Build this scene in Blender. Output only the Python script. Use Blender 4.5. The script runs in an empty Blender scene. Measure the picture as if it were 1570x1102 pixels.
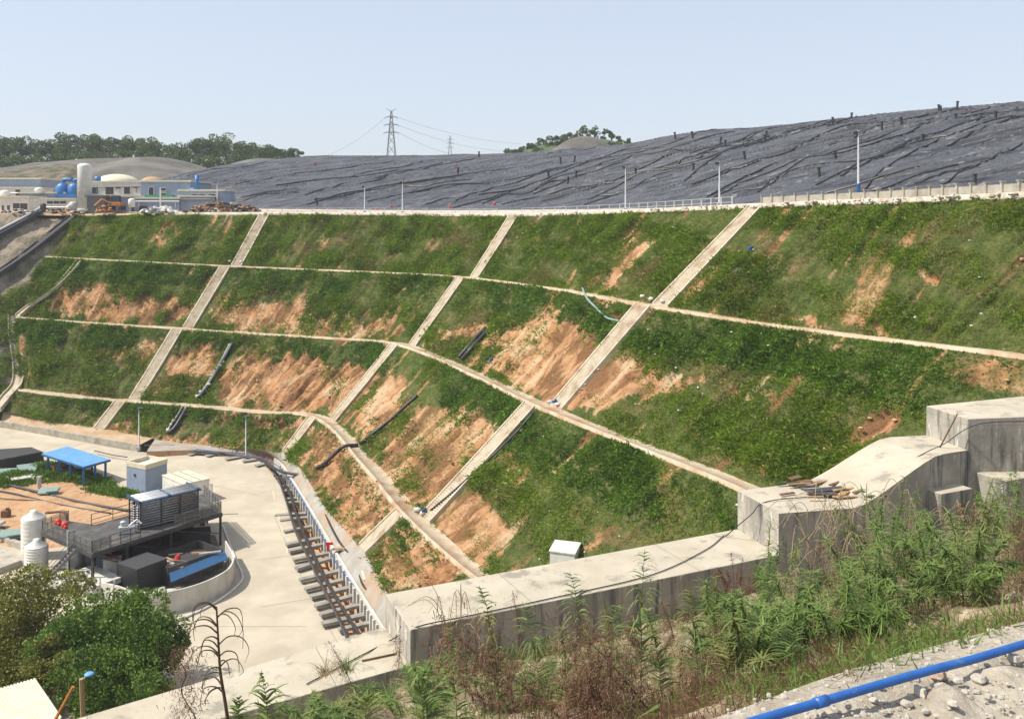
import bpy, math, random
import numpy as np
from mathutils import Vector
random.seed(7); RNG = np.random.default_rng(7)
SC = bpy.context.scene; COL = SC.collection
# ------------------------------------------------------------ camera
F, YH, CX = 1400.0, 330.0, 785.0          # focal length in photo pixels, horizon row, centre column
cam = bpy.data.objects.new('camera', bpy.data.cameras.new('camera')); COL.objects.link(cam)
cam.rotation_euler = (math.radians(90), 0, 0); cam.location = (0, 0, 0)
cam.data.sensor_width = 36; cam.data.lens = 36*F/1570
cam.data.shift_y = -(551-YH)/1570
cam.data.clip_start = .1; cam.data.clip_end = 9000
SC.camera = cam
# ------------------------------------------------------------ sky and sun
SUN = Vector((-.78, -.12, 1.0)).normalized()
el = math.asin(SUN.z); az = math.atan2(SUN.x, SUN.y)
W = bpy.data.worlds.new('World'); SC.world = W; W.use_nodes = True
nt = W.node_tree; sky = nt.nodes.new('ShaderNodeTexSky'); sky.sky_type = 'NISHITA'; sky.sun_disc = False
sky.sun_elevation = el; sky.sun_rotation = az; sky.air_density = 1.0; sky.dust_density = 1.6; sky.ozone_density = 3.0; sky.altitude = 50
hz = nt.nodes.new('ShaderNodeMix'); hz.data_type = 'RGBA'; hz.inputs['Factor'].default_value = .62; hz.inputs['B'].default_value = (4.65, 4.95, 5.5, 1)   # thin high haze whitening the sky
nt.links.new(sky.outputs[0], hz.inputs['A']); nt.links.new(hz.outputs['Result'], nt.nodes['Background'].inputs[0]); nt.nodes['Background'].inputs[1].default_value = .13
sl = bpy.data.lights.new('sun', 'SUN'); sl.energy = 4.6; sl.angle = math.radians(.6); sl.color = (1, .93, .82)
so = bpy.data.objects.new('sun', sl); COL.objects.link(so); so.rotation_euler = SUN.to_track_quat('Z', 'Y').to_euler()
SC.view_settings.view_transform = 'Standard'; SC.view_settings.look = 'None'; SC.view_settings.exposure = 0.42; SC.view_settings.gamma = 1
SC.render.resolution_x = 1024; SC.render.resolution_y = 718

# ------------------------------------------------------------ small maths
def Q(px, py, D): return Vector(((px-CX)/F*D, D, (YH-py)/F*D))
def P(px, py, z): return Q(px, py, -z*F/(py-YH))
def gz(D): return -36 + 1.7*min(1, max(0, (D-95)/55))
def G(px, py, dz=0):
    D = 100.
    for _ in range(30): D = -(gz(D)+dz)*F/(py-YH)
    return Q(px, py, D)
def proj(p): return (CX+F*p[0]/p[1], YH-F*p[2]/p[1])
def hsh(i, j, s):
    v = np.sin(i*127.1+j*311.7+s*74.7)*43758.5453
    return v-np.floor(v)
def vn(x, y, s=0):
    i = np.floor(x); j = np.floor(y); u = x-i; v = y-j; u = u*u*(3-2*u); v = v*v*(3-2*v)
    return (hsh(i, j, s)*(1-u)+hsh(i+1, j, s)*u)*(1-v)+(hsh(i, j+1, s)*(1-u)+hsh(i+1, j+1, s)*u)*v
def fbm(x, y, s=0, o=4):
    x = np.asarray(x, float); y = np.asarray(y, float); r = 0*x; a = .5
    for k in range(o): r = r+a*(vn(x, y, s+k)-.5); x = x*2.03+3.1; y = y*2.03+1.7; a *= .5
    return r*2
def cr(pts, n):                      # Catmull-Rom through control points, n samples per span
    p = np.array([list(q) for q in pts], float); out = []
    pp = np.vstack([2*p[0]-p[1], p, 2*p[-1]-p[-2]])
    for i in range(1, len(pp)-2):
        a, b, c, d = pp[i-1:i+3]
        for k in range(n):
            t = k/n; out.append(.5*((2*b)+(c-a)*t+(2*a-5*b+4*c-d)*t*t+(3*b-a-3*c+d)*t**3))
    out.append(pp[-2]); return np.array(out)

# ------------------------------------------------------------ materials
MATS = {}
def new_mat(name):
    m = bpy.data.materials.new(name); m.use_nodes = True; MATS[name] = m
    return m, m.node_tree, m.node_tree.nodes['Principled BSDF']
def pm(name, c1, c2=None, scale=1., rough=.8, bump=0., bscale=None, stretch=(1, 1, 1), metal=0., c3=None, s3=.2, w3=.1, t3=.6, transl=0, spec=.5, lo=.35, hi=.65, detail=6):
    m, t, b = new_mat(name); N = t.nodes; L = t.links
    b.inputs['Roughness'].default_value = rough; b.inputs['Metallic'].default_value = metal; b.inputs['Specular IOR Level'].default_value = spec
    b.inputs['Base Color'].default_value = (*c1, 1)
    if c2 is None and not bump: return m
    g = N.new('ShaderNodeNewGeometry'); mp = N.new('ShaderNodeMapping'); mp.inputs['Scale'].default_value = stretch
    L.new(g.outputs['Position'], mp.inputs['Vector'])
    def noise(s, d=detail):
        n = N.new('ShaderNodeTexNoise'); n.inputs['Scale'].default_value = s; n.inputs['Detail'].default_value = d; n.inputs['Roughness'].default_value = .6
        L.new(mp.outputs[0], n.inputs['Vector']); return n
    if c2 is not None:
        n = noise(scale); r = N.new('ShaderNodeMapRange'); r.inputs[1].default_value = lo; r.inputs[2].default_value = hi
        L.new(n.outputs['Fac'], r.inputs[0]); mx = N.new('ShaderNodeMix'); mx.data_type = 'RGBA'
        mx.inputs['A'].default_value = (*c1, 1); mx.inputs['B'].default_value = (*c2, 1); L.new(r.outputs[0], mx.inputs['Factor']); out = mx.outputs['Result']
        if c3 is not None:
            n3 = noise(s3); r3 = N.new('ShaderNodeMapRange'); r3.inputs[1].default_value = t3-w3; r3.inputs[2].default_value = t3+w3
            L.new(n3.outputs['Fac'], r3.inputs[0]); m3 = N.new('ShaderNodeMix'); m3.data_type = 'RGBA'
            L.new(out, m3.inputs['A']); m3.inputs['B'].default_value = (*c3, 1); L.new(r3.outputs[0], m3.inputs['Factor']); out = m3.outputs['Result']
        L.new(out, b.inputs['Base Color'])
    if bump:
        nb = noise(bscale or scale*3); bp = N.new('ShaderNodeBump'); bp.inputs['Strength'].default_value = 1; bp.inputs['Distance'].default_value = bump
        L.new(nb.outputs['Fac'], bp.inputs['Height']); L.new(bp.outputs[0], b.inputs['Normal'])
    if transl:
        tr = N.new('ShaderNodeBsdfTranslucent'); ms = N.new('ShaderNodeMixShader'); ms.inputs[0].default_value = transl
        if c2 is not None: L.new(out, tr.inputs['Color'])
        else: tr.inputs['Color'].default_value = (*c1, 1)
        L.new(b.outputs[0], ms.inputs[1]); L.new(tr.outputs[0], ms.inputs[2]); L.new(ms.outputs[0], N['Material Output'].inputs[0])
    return m
def leafm(name, dark, light, extra=None, scale=.6, transl=.3, rough=.55, we=.5):
    """foliage: position noise plus a per-leaf random attribute 'rnd'"""
    m, t, b = new_mat(name); N = t.nodes; L = t.links
    g = N.new('ShaderNodeNewGeometry'); n = N.new('ShaderNodeTexNoise'); n.inputs['Scale'].default_value = scale; n.inputs['Detail'].default_value = 4
    L.new(g.outputs['Position'], n.inputs['Vector'])
    a = N.new('ShaderNodeAttribute'); a.attribute_name = 'rnd'
    r = N.new('ShaderNodeMapRange'); r.inputs[1].default_value = .3; r.inputs[2].default_value = .7; L.new(n.outputs['Fac'], r.inputs[0])
    ad = N.new('ShaderNodeMath'); ad.operation = 'MULTIPLY_ADD'; ad.inputs[1].default_value = .55; L.new(a.outputs['Fac'], ad.inputs[0])
    hf = N.new('ShaderNodeMath'); hf.operation = 'MULTIPLY'; hf.inputs[1].default_value = .5; L.new(r.outputs[0], hf.inputs[0]); L.new(hf.outputs[0], ad.inputs[2])
    mx = N.new('ShaderNodeMix'); mx.data_type = 'RGBA'; mx.inputs['A'].default_value = (*dark, 1); mx.inputs['B'].default_value = (*light, 1)
    L.new(ad.outputs[0], mx.inputs['Factor']); out = mx.outputs['Result']
    if extra:
        n2 = N.new('ShaderNodeTexNoise'); n2.inputs['Scale'].default_value = scale*.35; n2.inputs['Detail'].default_value = 5; L.new(g.outputs['Position'], n2.inputs['Vector'])
        r2 = N.new('ShaderNodeMapRange'); r2.inputs[1].default_value = we; r2.inputs[2].default_value = we+.14; L.new(n2.outputs['Fac'], r2.inputs[0])
        m2 = N.new('ShaderNodeMix'); m2.data_type = 'RGBA'; L.new(out, m2.inputs['A']); m2.inputs['B'].default_value = (*extra, 1); L.new(r2.outputs[0], m2.inputs['Factor']); out = m2.outputs['Result']
    L.new(out, b.inputs['Base Color']); b.inputs['Roughness'].default_value = rough; b.inputs['Specular IOR Level'].default_value = .25
    tr = N.new('ShaderNodeBsdfTranslucent'); ms = N.new('ShaderNodeMixShader'); ms.inputs[0].default_value = transl
    L.new(out, tr.inputs['Color']); L.new(b.outputs[0], ms.inputs[1]); L.new(tr.outputs[0], ms.inputs[2]); L.new(ms.outputs[0], N['Material Output'].inputs[0])
    return m
M = dict(
 concrete=pm('concrete', (.44,.41,.34), (.31,.28,.225), 1.2, .85, .02, 8, c3=(.24,.21,.16), s3=.5, t3=.62, w3=.08),
 stairc=pm('stair_concrete', (.52,.465,.36), (.42,.36,.26), 1.5, .9, .03, 6, c3=(.30,.20,.12), s3=.6, t3=.6),
 road=pm('road_concrete', (.50,.445,.345), (.42,.37,.28), .35, .85, .01, 6, c3=(.36,.31,.235), s3=.22, t3=.57, w3=.16),
 path=pm('path_concrete', (.50,.43,.32), (.42,.32,.21), .8, .9, .04, 5, c3=(.36,.22,.12), s3=.35, t3=.58, w3=.08),
 beam=pm('beam_concrete', (.30,.28,.245), (.20,.185,.16), 1.5, .85, .02, 9, c3=(.30,.27,.22), s3=1.1, t3=.6),
 soil=pm('orange_soil', (.41,.225,.11), (.46,.30,.17), .5, .95, .12, 2.2, c3=(.30,.17,.09), s3=1.3, t3=.6),
 dirt=pm('pale_dirt', (.47,.36,.24), (.40,.25,.13), .3, .95, .06, 4, c3=(.30,.24,.15), s3=1., t3=.62),
 apron=pm('apron', (.36,.345,.31), (.27,.25,.215), .6, .85, .01, 6, c3=(.34,.23,.14), s3=.35, t3=.55),
 white=pm('white_paint', (.72,.71,.67), (.60,.58,.52), 1.4, .5),
 whitec=pm('white_wall', (.62,.60,.54), (.44,.42,.37), .9, .8, .01, 6, stretch=(1,1,.3)),
 cream=pm('cream_paint', (.66,.62,.47), (.55,.50,.36), 1.4, .6),
 bluegrey=pm('blue_grey_wall', (.27,.33,.44), (.22,.28,.38), .8, .7),
 blue=pm('blue_steel', (.03,.17,.44), (.02,.12,.33), 2, .45),
 canopyb=pm('blue_roof', (.13,.34,.66), (.10,.28,.56), 1.5, .45, c3=(.20,.36,.55), s3=1.2, t3=.6),
 dkblue=pm('dark_blue', (.02,.10,.25), (.015,.07,.18), 2, .5),
 pipeblue=pm('blue_plastic', (.010,.085,.33), (.02,.12,.39), 3, .42, c3=(.10,.17,.30), s3=9, t3=.66, w3=.06),
 black=pm('black_plastic', (.016,.017,.020), (.028,.029,.033), 4, .5),
 net=pm('black_net', (.035,.036,.04), (.05,.05,.055), 5, .85, .03, 6),
 dark=pm('dark_steel', (.035,.035,.037), (.06,.058,.055), 3, .6),
 lampg=pm('lamp_grey', (.42,.43,.44), (.34,.35,.36), 4, .5),
 grey=pm('grey_steel', (.20,.20,.20), (.12,.12,.12), 3, .5, metal=.3),
 deck=pm('deck_plate', (.085,.08,.077), (.055,.053,.05), 1.5, .6, c3=(.14,.13,.115), s3=.7, t3=.6),
 silver=pm('silver_pipe', (.36,.36,.365), (.20,.20,.21), 5, .35, metal=.3),
 galv=pm('galvanised', (.55,.56,.57), (.45,.46,.47), 5, .4, metal=.3),
 red=pm('red_paint', (.60,.03,.015), (.5,.04,.02), 3, .5),
 orange=pm('orange_paint', (.55,.22,.04), (.4,.15,.03), 3, .6),
 green=pm('green_sheet', (.05,.30,.12), (.04,.22,.10), 3, .6),
 teal=pm('teal_tarp', (.16,.24,.22), (.22,.30,.28), 3, .8),
 glass=pm('window_glass', (.03,.045,.06), None, rough=.12),
 shadefloor=pm('floor_shade_tone', (.10,.095,.085), (.16,.15,.13), .8, .9, .02, 5, c3=(.24,.21,.17), s3=.5, t3=.6),  # floor colour kept dark to stand in for shade below the deck
 rust=pm('rusty_timber', (.20,.10,.055), (.12,.06,.035), 5, .9),
 wood=pm('timber', (.42,.27,.13), (.30,.18,.08), 5, .8),
 rock=pm('rock', (.48,.45,.39), (.32,.29,.24), 4, .9, .01, 20),
 dkblue2=pm('mid_blue', (.012,.075,.18), (.009,.055,.14), 2, .5),
 strawm=pm('straw_stem', (.38,.30,.17), (.28,.21,.12), 4, .8),
 gravel=pm('gravel', (.43,.385,.31), (.31,.27,.205), 3, .95, .06, 9, c3=(.24,.20,.15), s3=1.4, t3=.57),
 bark=pm('bark', (.12,.09,.06), (.07,.05,.035), 8, .95),
 dry=leafm('dry_leaf', (.075,.038,.024), (.24,.13,.075), scale=2),
 straw=leafm('straw', (.25,.19,.10), (.45,.36,.22), scale=2),
 stalk=leafm('dead_stalk', (.10,.07,.045), (.21,.155,.10), scale=3),
 fern=leafm('fern_leaf', (.08,.135,.03), (.23,.32,.09), (.28,.26,.10), scale=1.2, we=.56),
 shrub=leafm('shrub_leaf', (.065,.115,.022), (.20,.29,.07), (.26,.23,.10), scale=1.0, we=.56),
 treed=leafm('tree_dark', (.025,.055,.008), (.15,.25,.03), scale=.8, transl=.2),
 treeo=leafm('tree_olive', (.08,.09,.015), (.25,.25,.045), scale=.6, transl=.25),
 treeb=leafm('tree_bright', (.05,.10,.015), (.14,.24,.03), scale=.8),
 farleaf=leafm('far_foliage', (.030,.062,.014), (.13,.20,.04), scale=.12, transl=.2),
 yellowroof=pm('pale_roof', (.66,.62,.45), (.58,.53,.38), 1, .6),
 membrane=None)

# ------------------------------------------------------------ mesh building
class MB:
    def __init__(s): s.v = []; s.f = []; s.r = None
    def add(s, v, f):
        o = len(s.v); s.v += [tuple(map(float, q)) for q in v]; s.f += [tuple(o+i for i in q) for q in f]; return s
    def box(s, c, sz, rz=0, rx=0):
        cx, cy, cz = c; hx, hy, hz = sz[0]/2, sz[1]/2, sz[2]/2; ca, sa = math.cos(rz), math.sin(rz); cb, sb = math.cos(rx), math.sin(rx); v = []
        for dz in (-hz, hz):
            for dx, dy in ((-hx, -hy), (hx, -hy), (hx, hy), (-hx, hy)):
                y, z = dy*cb-dz*sb, dy*sb+dz*cb
                v.append((cx+dx*ca-y*sa, cy+dx*sa+y*ca, cz+z))
        return s.add(v, [(3,2,1,0),(4,5,6,7),(0,1,5,4),(1,2,6,5),(2,3,7,6),(3,0,4,7)])
    def prism(s, pts, z0, z1):       # footprint (x, y), from z0 to z1 (floats or lists)
        n = len(pts); pts = [(p[0], p[1]) for p in pts]
        if sum(pts[i][0]*pts[(i+1) % n][1]-pts[(i+1) % n][0]*pts[i][1] for i in range(n)) < 0: pts = pts[::-1]; z0 = z0[::-1] if isinstance(z0, list) else z0; z1 = z1[::-1] if isinstance(z1, list) else z1
        a = z0 if isinstance(z0, list) else [z0]*n; b = z1 if isinstance(z1, list) else [z1]*n
        v = [(pts[i][0], pts[i][1], a[i]) for i in range(n)]+[(pts[i][0], pts[i][1], b[i]) for i in range(n)]
        return s.add(v, [tuple(range(n-1, -1, -1)), tuple(range(n, 2*n))]+[(i, (i+1) % n, n+(i+1) % n, n+i) for i in range(n)])
    def beam(s, a, b, w, h, up=Vector((0, 0, 1))):
        a = Vector(a); b = Vector(b); d = (b-a).normalized(); x = d.cross(up)
        if x.length < 1e-4: x = d.cross(Vector((1, 0, 0)))
        x.normalize(); u = x.cross(d); v = []
        for p in (a, b):
            for i, j in ((-1, -1), (1, -1), (1, 1), (-1, 1)): v.append(p+x*(i*w/2)+u*(j*h/2))
        return s.add(v, [(0,1,2,3),(7,6,5,4),(1,0,4,5),(2,1,5,6),(3,2,6,7),(0,3,7,4)])
    def tube(s, pts, r, n=6, caps=True):
        pts = [Vector(p) for p in pts]; rs = r if isinstance(r, (list, tuple)) else [r]*len(pts); v = []; f = []; px = None
        for i, p in enumerate(pts):
            d = (pts[min(i+1, len(pts)-1)]-pts[max(i-1, 0)]); d = d.normalized() if d.length > 1e-9 else Vector((0, 0, 1))
            if px is None: px = d.orthogonal().normalized()
            x = px-d*px.dot(d); x = x.normalized() if x.length > 1e-6 else d.orthogonal().normalized(); px = x; y = d.cross(x)
            for k in range(n): t = 2*math.pi*k/n; v.append(p+(x*math.cos(t)+y*math.sin(t))*rs[i])
        for i in range(len(pts)-1):
            for k in range(n): f.append((i*n+k, i*n+(k+1) % n, (i+1)*n+(k+1) % n, (i+1)*n+k))
        if caps: f += [tuple(range(n-1, -1, -1)), tuple((len(pts)-1)*n+k for k in range(n))]
        return s.add(v, f)
    def lathe(s, c, prof, n=24):     # prof: (r, z)
        v = []; f = []
        for r, z in prof:
            for k in range(n): t = 2*math.pi*k/n; v.append((c[0]+r*math.cos(t), c[1]+r*math.sin(t), c[2]+z))
        for i in range(len(prof)-1):
            for k in range(n): f.append((i*n+k, i*n+(k+1) % n, (i+1)*n+(k+1) % n, (i+1)*n+k))
        f += [tuple(range(n-1, -1, -1)), tuple((len(prof)-1)*n+k for k in range(n))]
        return s.add(v, f)
    def rock(s, c, r, n=7):
        v = []; f = []; R = random.random
        sx, sy, sz = r*(.8+.5*R()), r*(.8+.5*R()), r*(.45+.4*R()); a0 = R()*6
        for i in range(1, 4):
            ph = math.pi*i/4
            for k in range(n):
                t = a0+2*math.pi*k/n; q = .75+.45*R(); v.append((c[0]+sx*q*math.sin(ph)*math.cos(t), c[1]+sy*q*math.sin(ph)*math.sin(t), c[2]+sz*q*math.cos(ph)))
        v += [(c[0], c[1], c[2]+sz*.9), (c[0], c[1], c[2]-sz*.9)]
        for i in range(2):
            for k in range(n): f.append((i*n+k, (i+1)*n+k, (i+1)*n+(k+1) % n, i*n+(k+1) % n))
        for k in range(n): f.append((3*n, k, (k+1) % n)); f.append((3*n+1, 2*n+(k+1) % n, 2*n+k))
        return s.add(v, f)
    def build(s, name, mat, parent=None, smooth=False, origin=None, bevel=0):
        return link_mesh(name, np.array(s.v, dtype=float).reshape(-1, 3), s.f, mat, parent, smooth, origin, bevel=bevel)
def wloc(o):
    v = Vector((0, 0, 0))
    while o is not None: v += o.location; o = o.parent
    return v
def link_mesh(name, V, faces, mat, parent=None, smooth=False, origin=None, rnd=None, bevel=0):
    me = bpy.data.meshes.new(name)
    if parent is not None: off = wloc(parent)
    elif origin is not None: off = Vector(origin)
    else: off = Vector((V[:, 0].mean(), V[:, 1].mean(), V[:, 2].min()))
    V = V-np.array(off)
    if isinstance(faces, np.ndarray):
        k = faces.shape[1]; nf = len(faces)
        me.vertices.add(len(V)); me.vertices.foreach_set('co', V.astype(np.float32).ravel())
        me.loops.add(nf*k); me.loops.foreach_set('vertex_index', faces.astype(np.int32).ravel())
        me.polygons.add(nf); me.polygons.foreach_set('loop_start', np.arange(0, nf*k, k, dtype=np.int32))
        me.update(calc_edges=True)
    else:
        me.from_pydata(V.tolist(), [], faces); me.update()
    if smooth: me.polygons.foreach_set('use_smooth', np.ones(len(me.polygons), dtype=bool))
    if rnd is not None:
        for nm, arr in (rnd.items() if isinstance(rnd, dict) else [('rnd', rnd)]):
            at = me.attributes.new(nm, 'FLOAT', 'POINT'); at.data.foreach_set('value', np.asarray(arr, np.float32))
    for mm in (mat if isinstance(mat, list) else [mat]): me.materials.append(mm)
    o = bpy.data.objects.new(name, me); COL.objects.link(o)
    if parent is not None: o.parent = parent
    else: o.location = off
    if bevel:
        b = o.modifiers.new('bevel', 'BEVEL'); b.width = bevel; b.segments = 2; b.limit_method = 'ANGLE'
    return o
def tag(o, label, cat, group=None):
    o['label'] = label; o['category'] = cat
    if group: o['group'] = group
    return o
def struct(o): o['kind'] = 'structure'; return o
def stuff(o, label, cat): o['kind'] = 'stuff'; o['label'] = label; o['category'] = cat; return o
def thing(name, label, cat, loc, group=None):
    o = bpy.data.objects.new(name, None); COL.objects.link(o); o.location = loc; o.empty_display_size = .3
    return tag(o, label, cat, group)
def copy_tree(o, parent=None):
    c = o.copy(); COL.objects.link(c)
    if parent is not None: c.parent = parent
    for ch in list(o.children): copy_tree(ch, c)
    return c
def ordn(i): return ['first','second','third','fourth','fifth','sixth','seventh','eighth','ninth','tenth','eleventh','twelfth','thirteenth','fourteenth','fifteenth','sixteenth','seventeenth','eighteenth','nineteenth','twentieth'][i] if i < 20 else ('twenty-'+ordn(i-20) if i < 29 else ('thirtieth' if i == 29 else ('thirty-'+ordn(i-30) if i < 39 else ('fortieth' if i == 39 else 'forty-'+ordn(i-40))))) 
def grid_faces(nr, nc):
    i = np.arange(nr-1)[:, None]*nc+np.arange(nc-1)[None, :]; i = i.ravel()
    return np.stack([i, i+1, i+nc+1, i+nc], 1)
class Surf:                           # projected look-up: photo pixel -> point on a modelled surface
    def __init__(s, V):
        V = V[V[:, 1] > 1]; s.V = V; s.p = np.stack([CX+F*V[:, 0]/V[:, 1], YH-F*V[:, 2]/V[:, 1]], 1)
    def hit(s, px, py, dz=0):
        d = (s.p[:, 0]-px)**2+(s.p[:, 1]-py)**2; k = np.argsort(d)[:4]; w = 1/(d[k]+.05)
        D = (s.V[k, 1]*w).sum()/w.sum(); q = Q(px, py, D); q.z += dz; return q
# ============================================================ the terraced slope
# control columns: crest, bench 1, bench 2, bench 3, toe  as (pixel x, pixel y, distance)
COLS = [
 [(118,331,190),(75,394,179),(24,486,167),(24,595,155),(2,630,149)],
 [(250,330,186),(210,401,174),(150,495,163),(110,605,150),(75,645,145.5)],
 [(402,330,181),(352,408,170),(280,503,159),(197,613,148),(150,659,143)],
 [(520,330,176),(470,413,165),(400,511,154),(300,620,143),(250,676,138)],
 [(650,331,167),(590,418,156),(510,518,146),(400,630,138),(340,686,134)],
 [(787,332,154),(715,425,145),(622,528,137),(500,640,131),(438,697,127)],
 [(960,327,132),(860,443,120),(735,572,113),(575,712,108),(500,780,105)],
 [(1158,319,98),(1000,468,94),(842,622,93),(642,787,90.5),(560,850,89)],
 [(1350,312,84),(1200,499,81.5),(1000,685,76.5),(745,880,76),(610,935,77)],
 [(1580,303,68),(1400,524,70),(1160,748,65),(900,985,64),(720,1075,65)],
 [(1850,290,58),(1570,545,61.5),(1340,835,55),(1100,1150,52),(900,1260,53)],
 [(2400,270,45),(2000,610,48),(1700,950,43),(1400,1400,40),(1200,1560,41)]]
SIDE = [[(-620,328,120),(-600,430,112),(-640,540,105),(-680,680,98),(-700,740,96)],
        [(-300,327,160),(-330,410,150),(-350,510,141),(-360,620,132),(-370,665,129)],
        [(-60,329,180),(-100,402,168),(-120,495,157),(-125,602,147),(-140,645,142)],
        COLS[0]]
NS = 56
lev = [cr([Q(*c[i]) for c in COLS], NS) for i in range(5)]
BW = 1.85                              # bench width
def offs(a, b, w):                    # move a towards b in plan by w
    d = (b-a)[:, :2]; d /= np.linalg.norm(d, axis=1)[:, None]; r = a.copy(); r[:, :2] += d*w; return r
low = [lev[i] if i == 0 else offs(lev[i], lev[i+1], BW) for i in range(4)]
NR = 44
def at_px(curve, px):
    x = CX+F*curve[:, 0]/curve[:, 1]; k = int(np.argmin(np.abs(x-px)+(curve[:, 1] < 5)*1e6))
    j = k+1 if x[k] < px else k-1; j = max(0, min(len(x)-1, j)); t = 0 if x[j] == x[k] else (px-x[k])/(x[j]-x[k])
    return Vector(curve[k]*(1-t)+curve[j]*t)
ST = [((405,0,362,1),(345,1,288,2),(272,2,206,3),(184,3,151,4)), ((787,0,727,1),(706,1,632,2),(604,2,510,3),(478,3,437,4)), ((1157,0,1012,1),(985,1,852,2),(812,2,652,3),(612,3,555,4))]
def u_at(curve, px):
    x = CX+F*curve[:, 0]/curve[:, 1]; k = int(np.argmin(np.abs(x-px)+(curve[:, 1] < 5)*1e6)); j = k+1 if x[k] < px else k-1
    return k+(0 if x[j] == x[k] else (px-x[k])/(x[j]-x[k])*(j-k))
def c_at(curve, u): i = int(u); f = u-i; return curve[i]*(1-f)+curve[i+1]*f
def flight_path(pxa, la, pxb, lb, n):
    ua, ub = u_at(low[la], pxa), u_at(lev[lb], pxb); out = []
    for i in range(n+1):
        t = i/n; u = ua+(ub-ua)*t; p = c_at(low[la], u)*(1-t)+c_at(lev[lb], u)*t
        q = (c_at(low[la], u+3)-c_at(low[la], u-3))*(1-t)+(c_at(lev[lb], u+3)-c_at(lev[lb], u-3))*t; q[2] = 0; out.append((Vector(p), Vector(q).normalized()))
    return out
SEG = []
for fl in ST:
    for f_ in fl:
        pa = [p for p, q in flight_path(*f_, 5)]; SEG += list(zip(pa, pa[1:]))
def stair_dist(V):
    sh = V.shape[:-1]; p = V.reshape(-1, 3)[:, :2]; best = np.full(len(p), 99.)
    for a, b in SEG:
        a = np.array(a)[:2]; b = np.array(b)[:2]; d = b-a; t = np.clip(((p-a)@d)/(d@d), -.03, 1.03); best = np.minimum(best, np.linalg.norm(p-a-t[:, None]*d, axis=1))
    return best.reshape(sh)
def bare_polys():
    return [([(88,452),(150,430),(170,447),(270,460),(302,470),(268,500),(180,492),(95,482),(60,486)], .9),
     ([(330,452),(450,465),(560,482),(600,505),(540,518),(400,508),(305,500)], .62), ([(590,478),(612,470),(600,520),(578,518)], .7), ([(560,478),(585,470),(570,515),(545,515)], .5),
     ([(830,447),(862,452),(852,478),(870,492),(932,520),(900,560),(858,612),(832,606),(735,566),(760,522),(640,520),(690,496),(800,492),(838,470)], .95),
     ([(660,512),(690,508),(700,520),(660,525)], .6), ([(905,452),(985,468),(955,487),(925,470)], .8),
     ([(925,548),(960,538),(1035,570),(1005,590),(960,610),(910,640),(872,616)], .9), ([(1030,575),(1100,580),(1040,600),(990,600)],.55),
     ([(1215,672),(1255,660),(1290,680),(1270,705),(1225,700)], .75), ([(1335,640),(1372,636),(1330,692),(1285,700)], .8), ([(1190,700),(1230,720),(1180,735),(1150,725)], .6),
     ([(1110,600),(1190,606),(1230,622),(1170,615)], .6), ([(1435,570),(1500,560),(1560,552),(1565,590),(1480,600),(1440,590)], .55), ([(1250,630),(1300,636),(1280,648)],.6),
     ([(272,530),(345,530),(335,578),(235,572),(255,545)], .8), ([(372,545),(480,545),(590,562),(555,600),(520,632),(430,620),(330,612),(340,580),(350,560)], .9),
     ([(130,530),(245,528),(215,562),(165,555)], .5), ([(35,570),(60,570),(55,590),(32,590)], .6), ([(215,580),(270,590),(300,610),(215,605)], .4),
     ([(605,555),(640,588),(600,640),(560,680),(525,645),(570,600)], .9), ([(640,612),(740,622),(760,680),(700,740),(640,775),(600,715),(570,690),(600,650)], .55),
     ([(570,690),(600,700),(650,770),(640,780),(600,740)], .9), ([(700,720),(790,800),(760,860),(700,820),(660,790),(690,750)], .6), ([(770,690),(810,710),(800,740),(775,730)], .5),
     ([(910,800),(960,790),(930,830),(890,840)], .5), ([(640,790),(740,870),(760,880),(700,800)], .7),
     ([(330,630),(490,645),(470,662),(400,655),(330,648)], .7), ([(150,640),(230,660),(300,672),(420,690),(330,700),(140,664)],.5),
     ([(490,650),(512,655),(620,780),(560,835),(530,825),(480,740),(460,700)], .85), ([(610,800),(640,795),(735,885),(660,905),(590,880),(570,850)], .75),
     ([(985,353),(1003,356),(975,392),(945,424),(915,430),(940,395)], .85), ([(930,415),(985,400),(950,450),(920,440)], .35),
     ([(248,345),(264,340),(252,372),(240,372)], .8), ([(270,350),(275,350),(262,372),(256,372)], .6),
     ([(760,352),(788,345),(782,366),(742,364)], .6), ([(800,350),(838,356),(830,364),(795,362)], .7), ([(655,342),(700,346),(680,352)], .6), ([(605,355),(640,360),(625,380),(612,378)], .4),
     ([(1330,375),(1400,358),(1410,370),(1350,395),(1310,395)], .6), ([(1300,400),(1370,405),(1365,440),(1330,500),(1270,490),(1320,440)], .45), ([(1400,410),(1465,415),(1448,432),(1430,425)], .6),
     ([(1205,480),(1265,495),(1230,500),(1190,490)], .7), ([(1330,480),(1385,520),(1340,512)], .7), ([(1060,430),(1090,415),(1100,380),(1120,380),(1080,450),(1030,465)], .4),
     ([(1140,395),(1230,400),(1210,440),(1150,430)], .25), ([(1280,440),(1300,400),(1260,420)], .3)]
POLY = bare_polys()
def inpoly(x, y, poly):
    c = np.zeros(x.shape, bool); n = len(poly)
    for i in range(n):
        x1, y1 = poly[i]; x2, y2 = poly[(i+1) % n]
        if y1 == y2: continue
        k = ((y1 > y) != (y2 > y)) & (x < (x2-x1)*(y-y1)/(y2-y1)+x1); c ^= k
    return c
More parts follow.
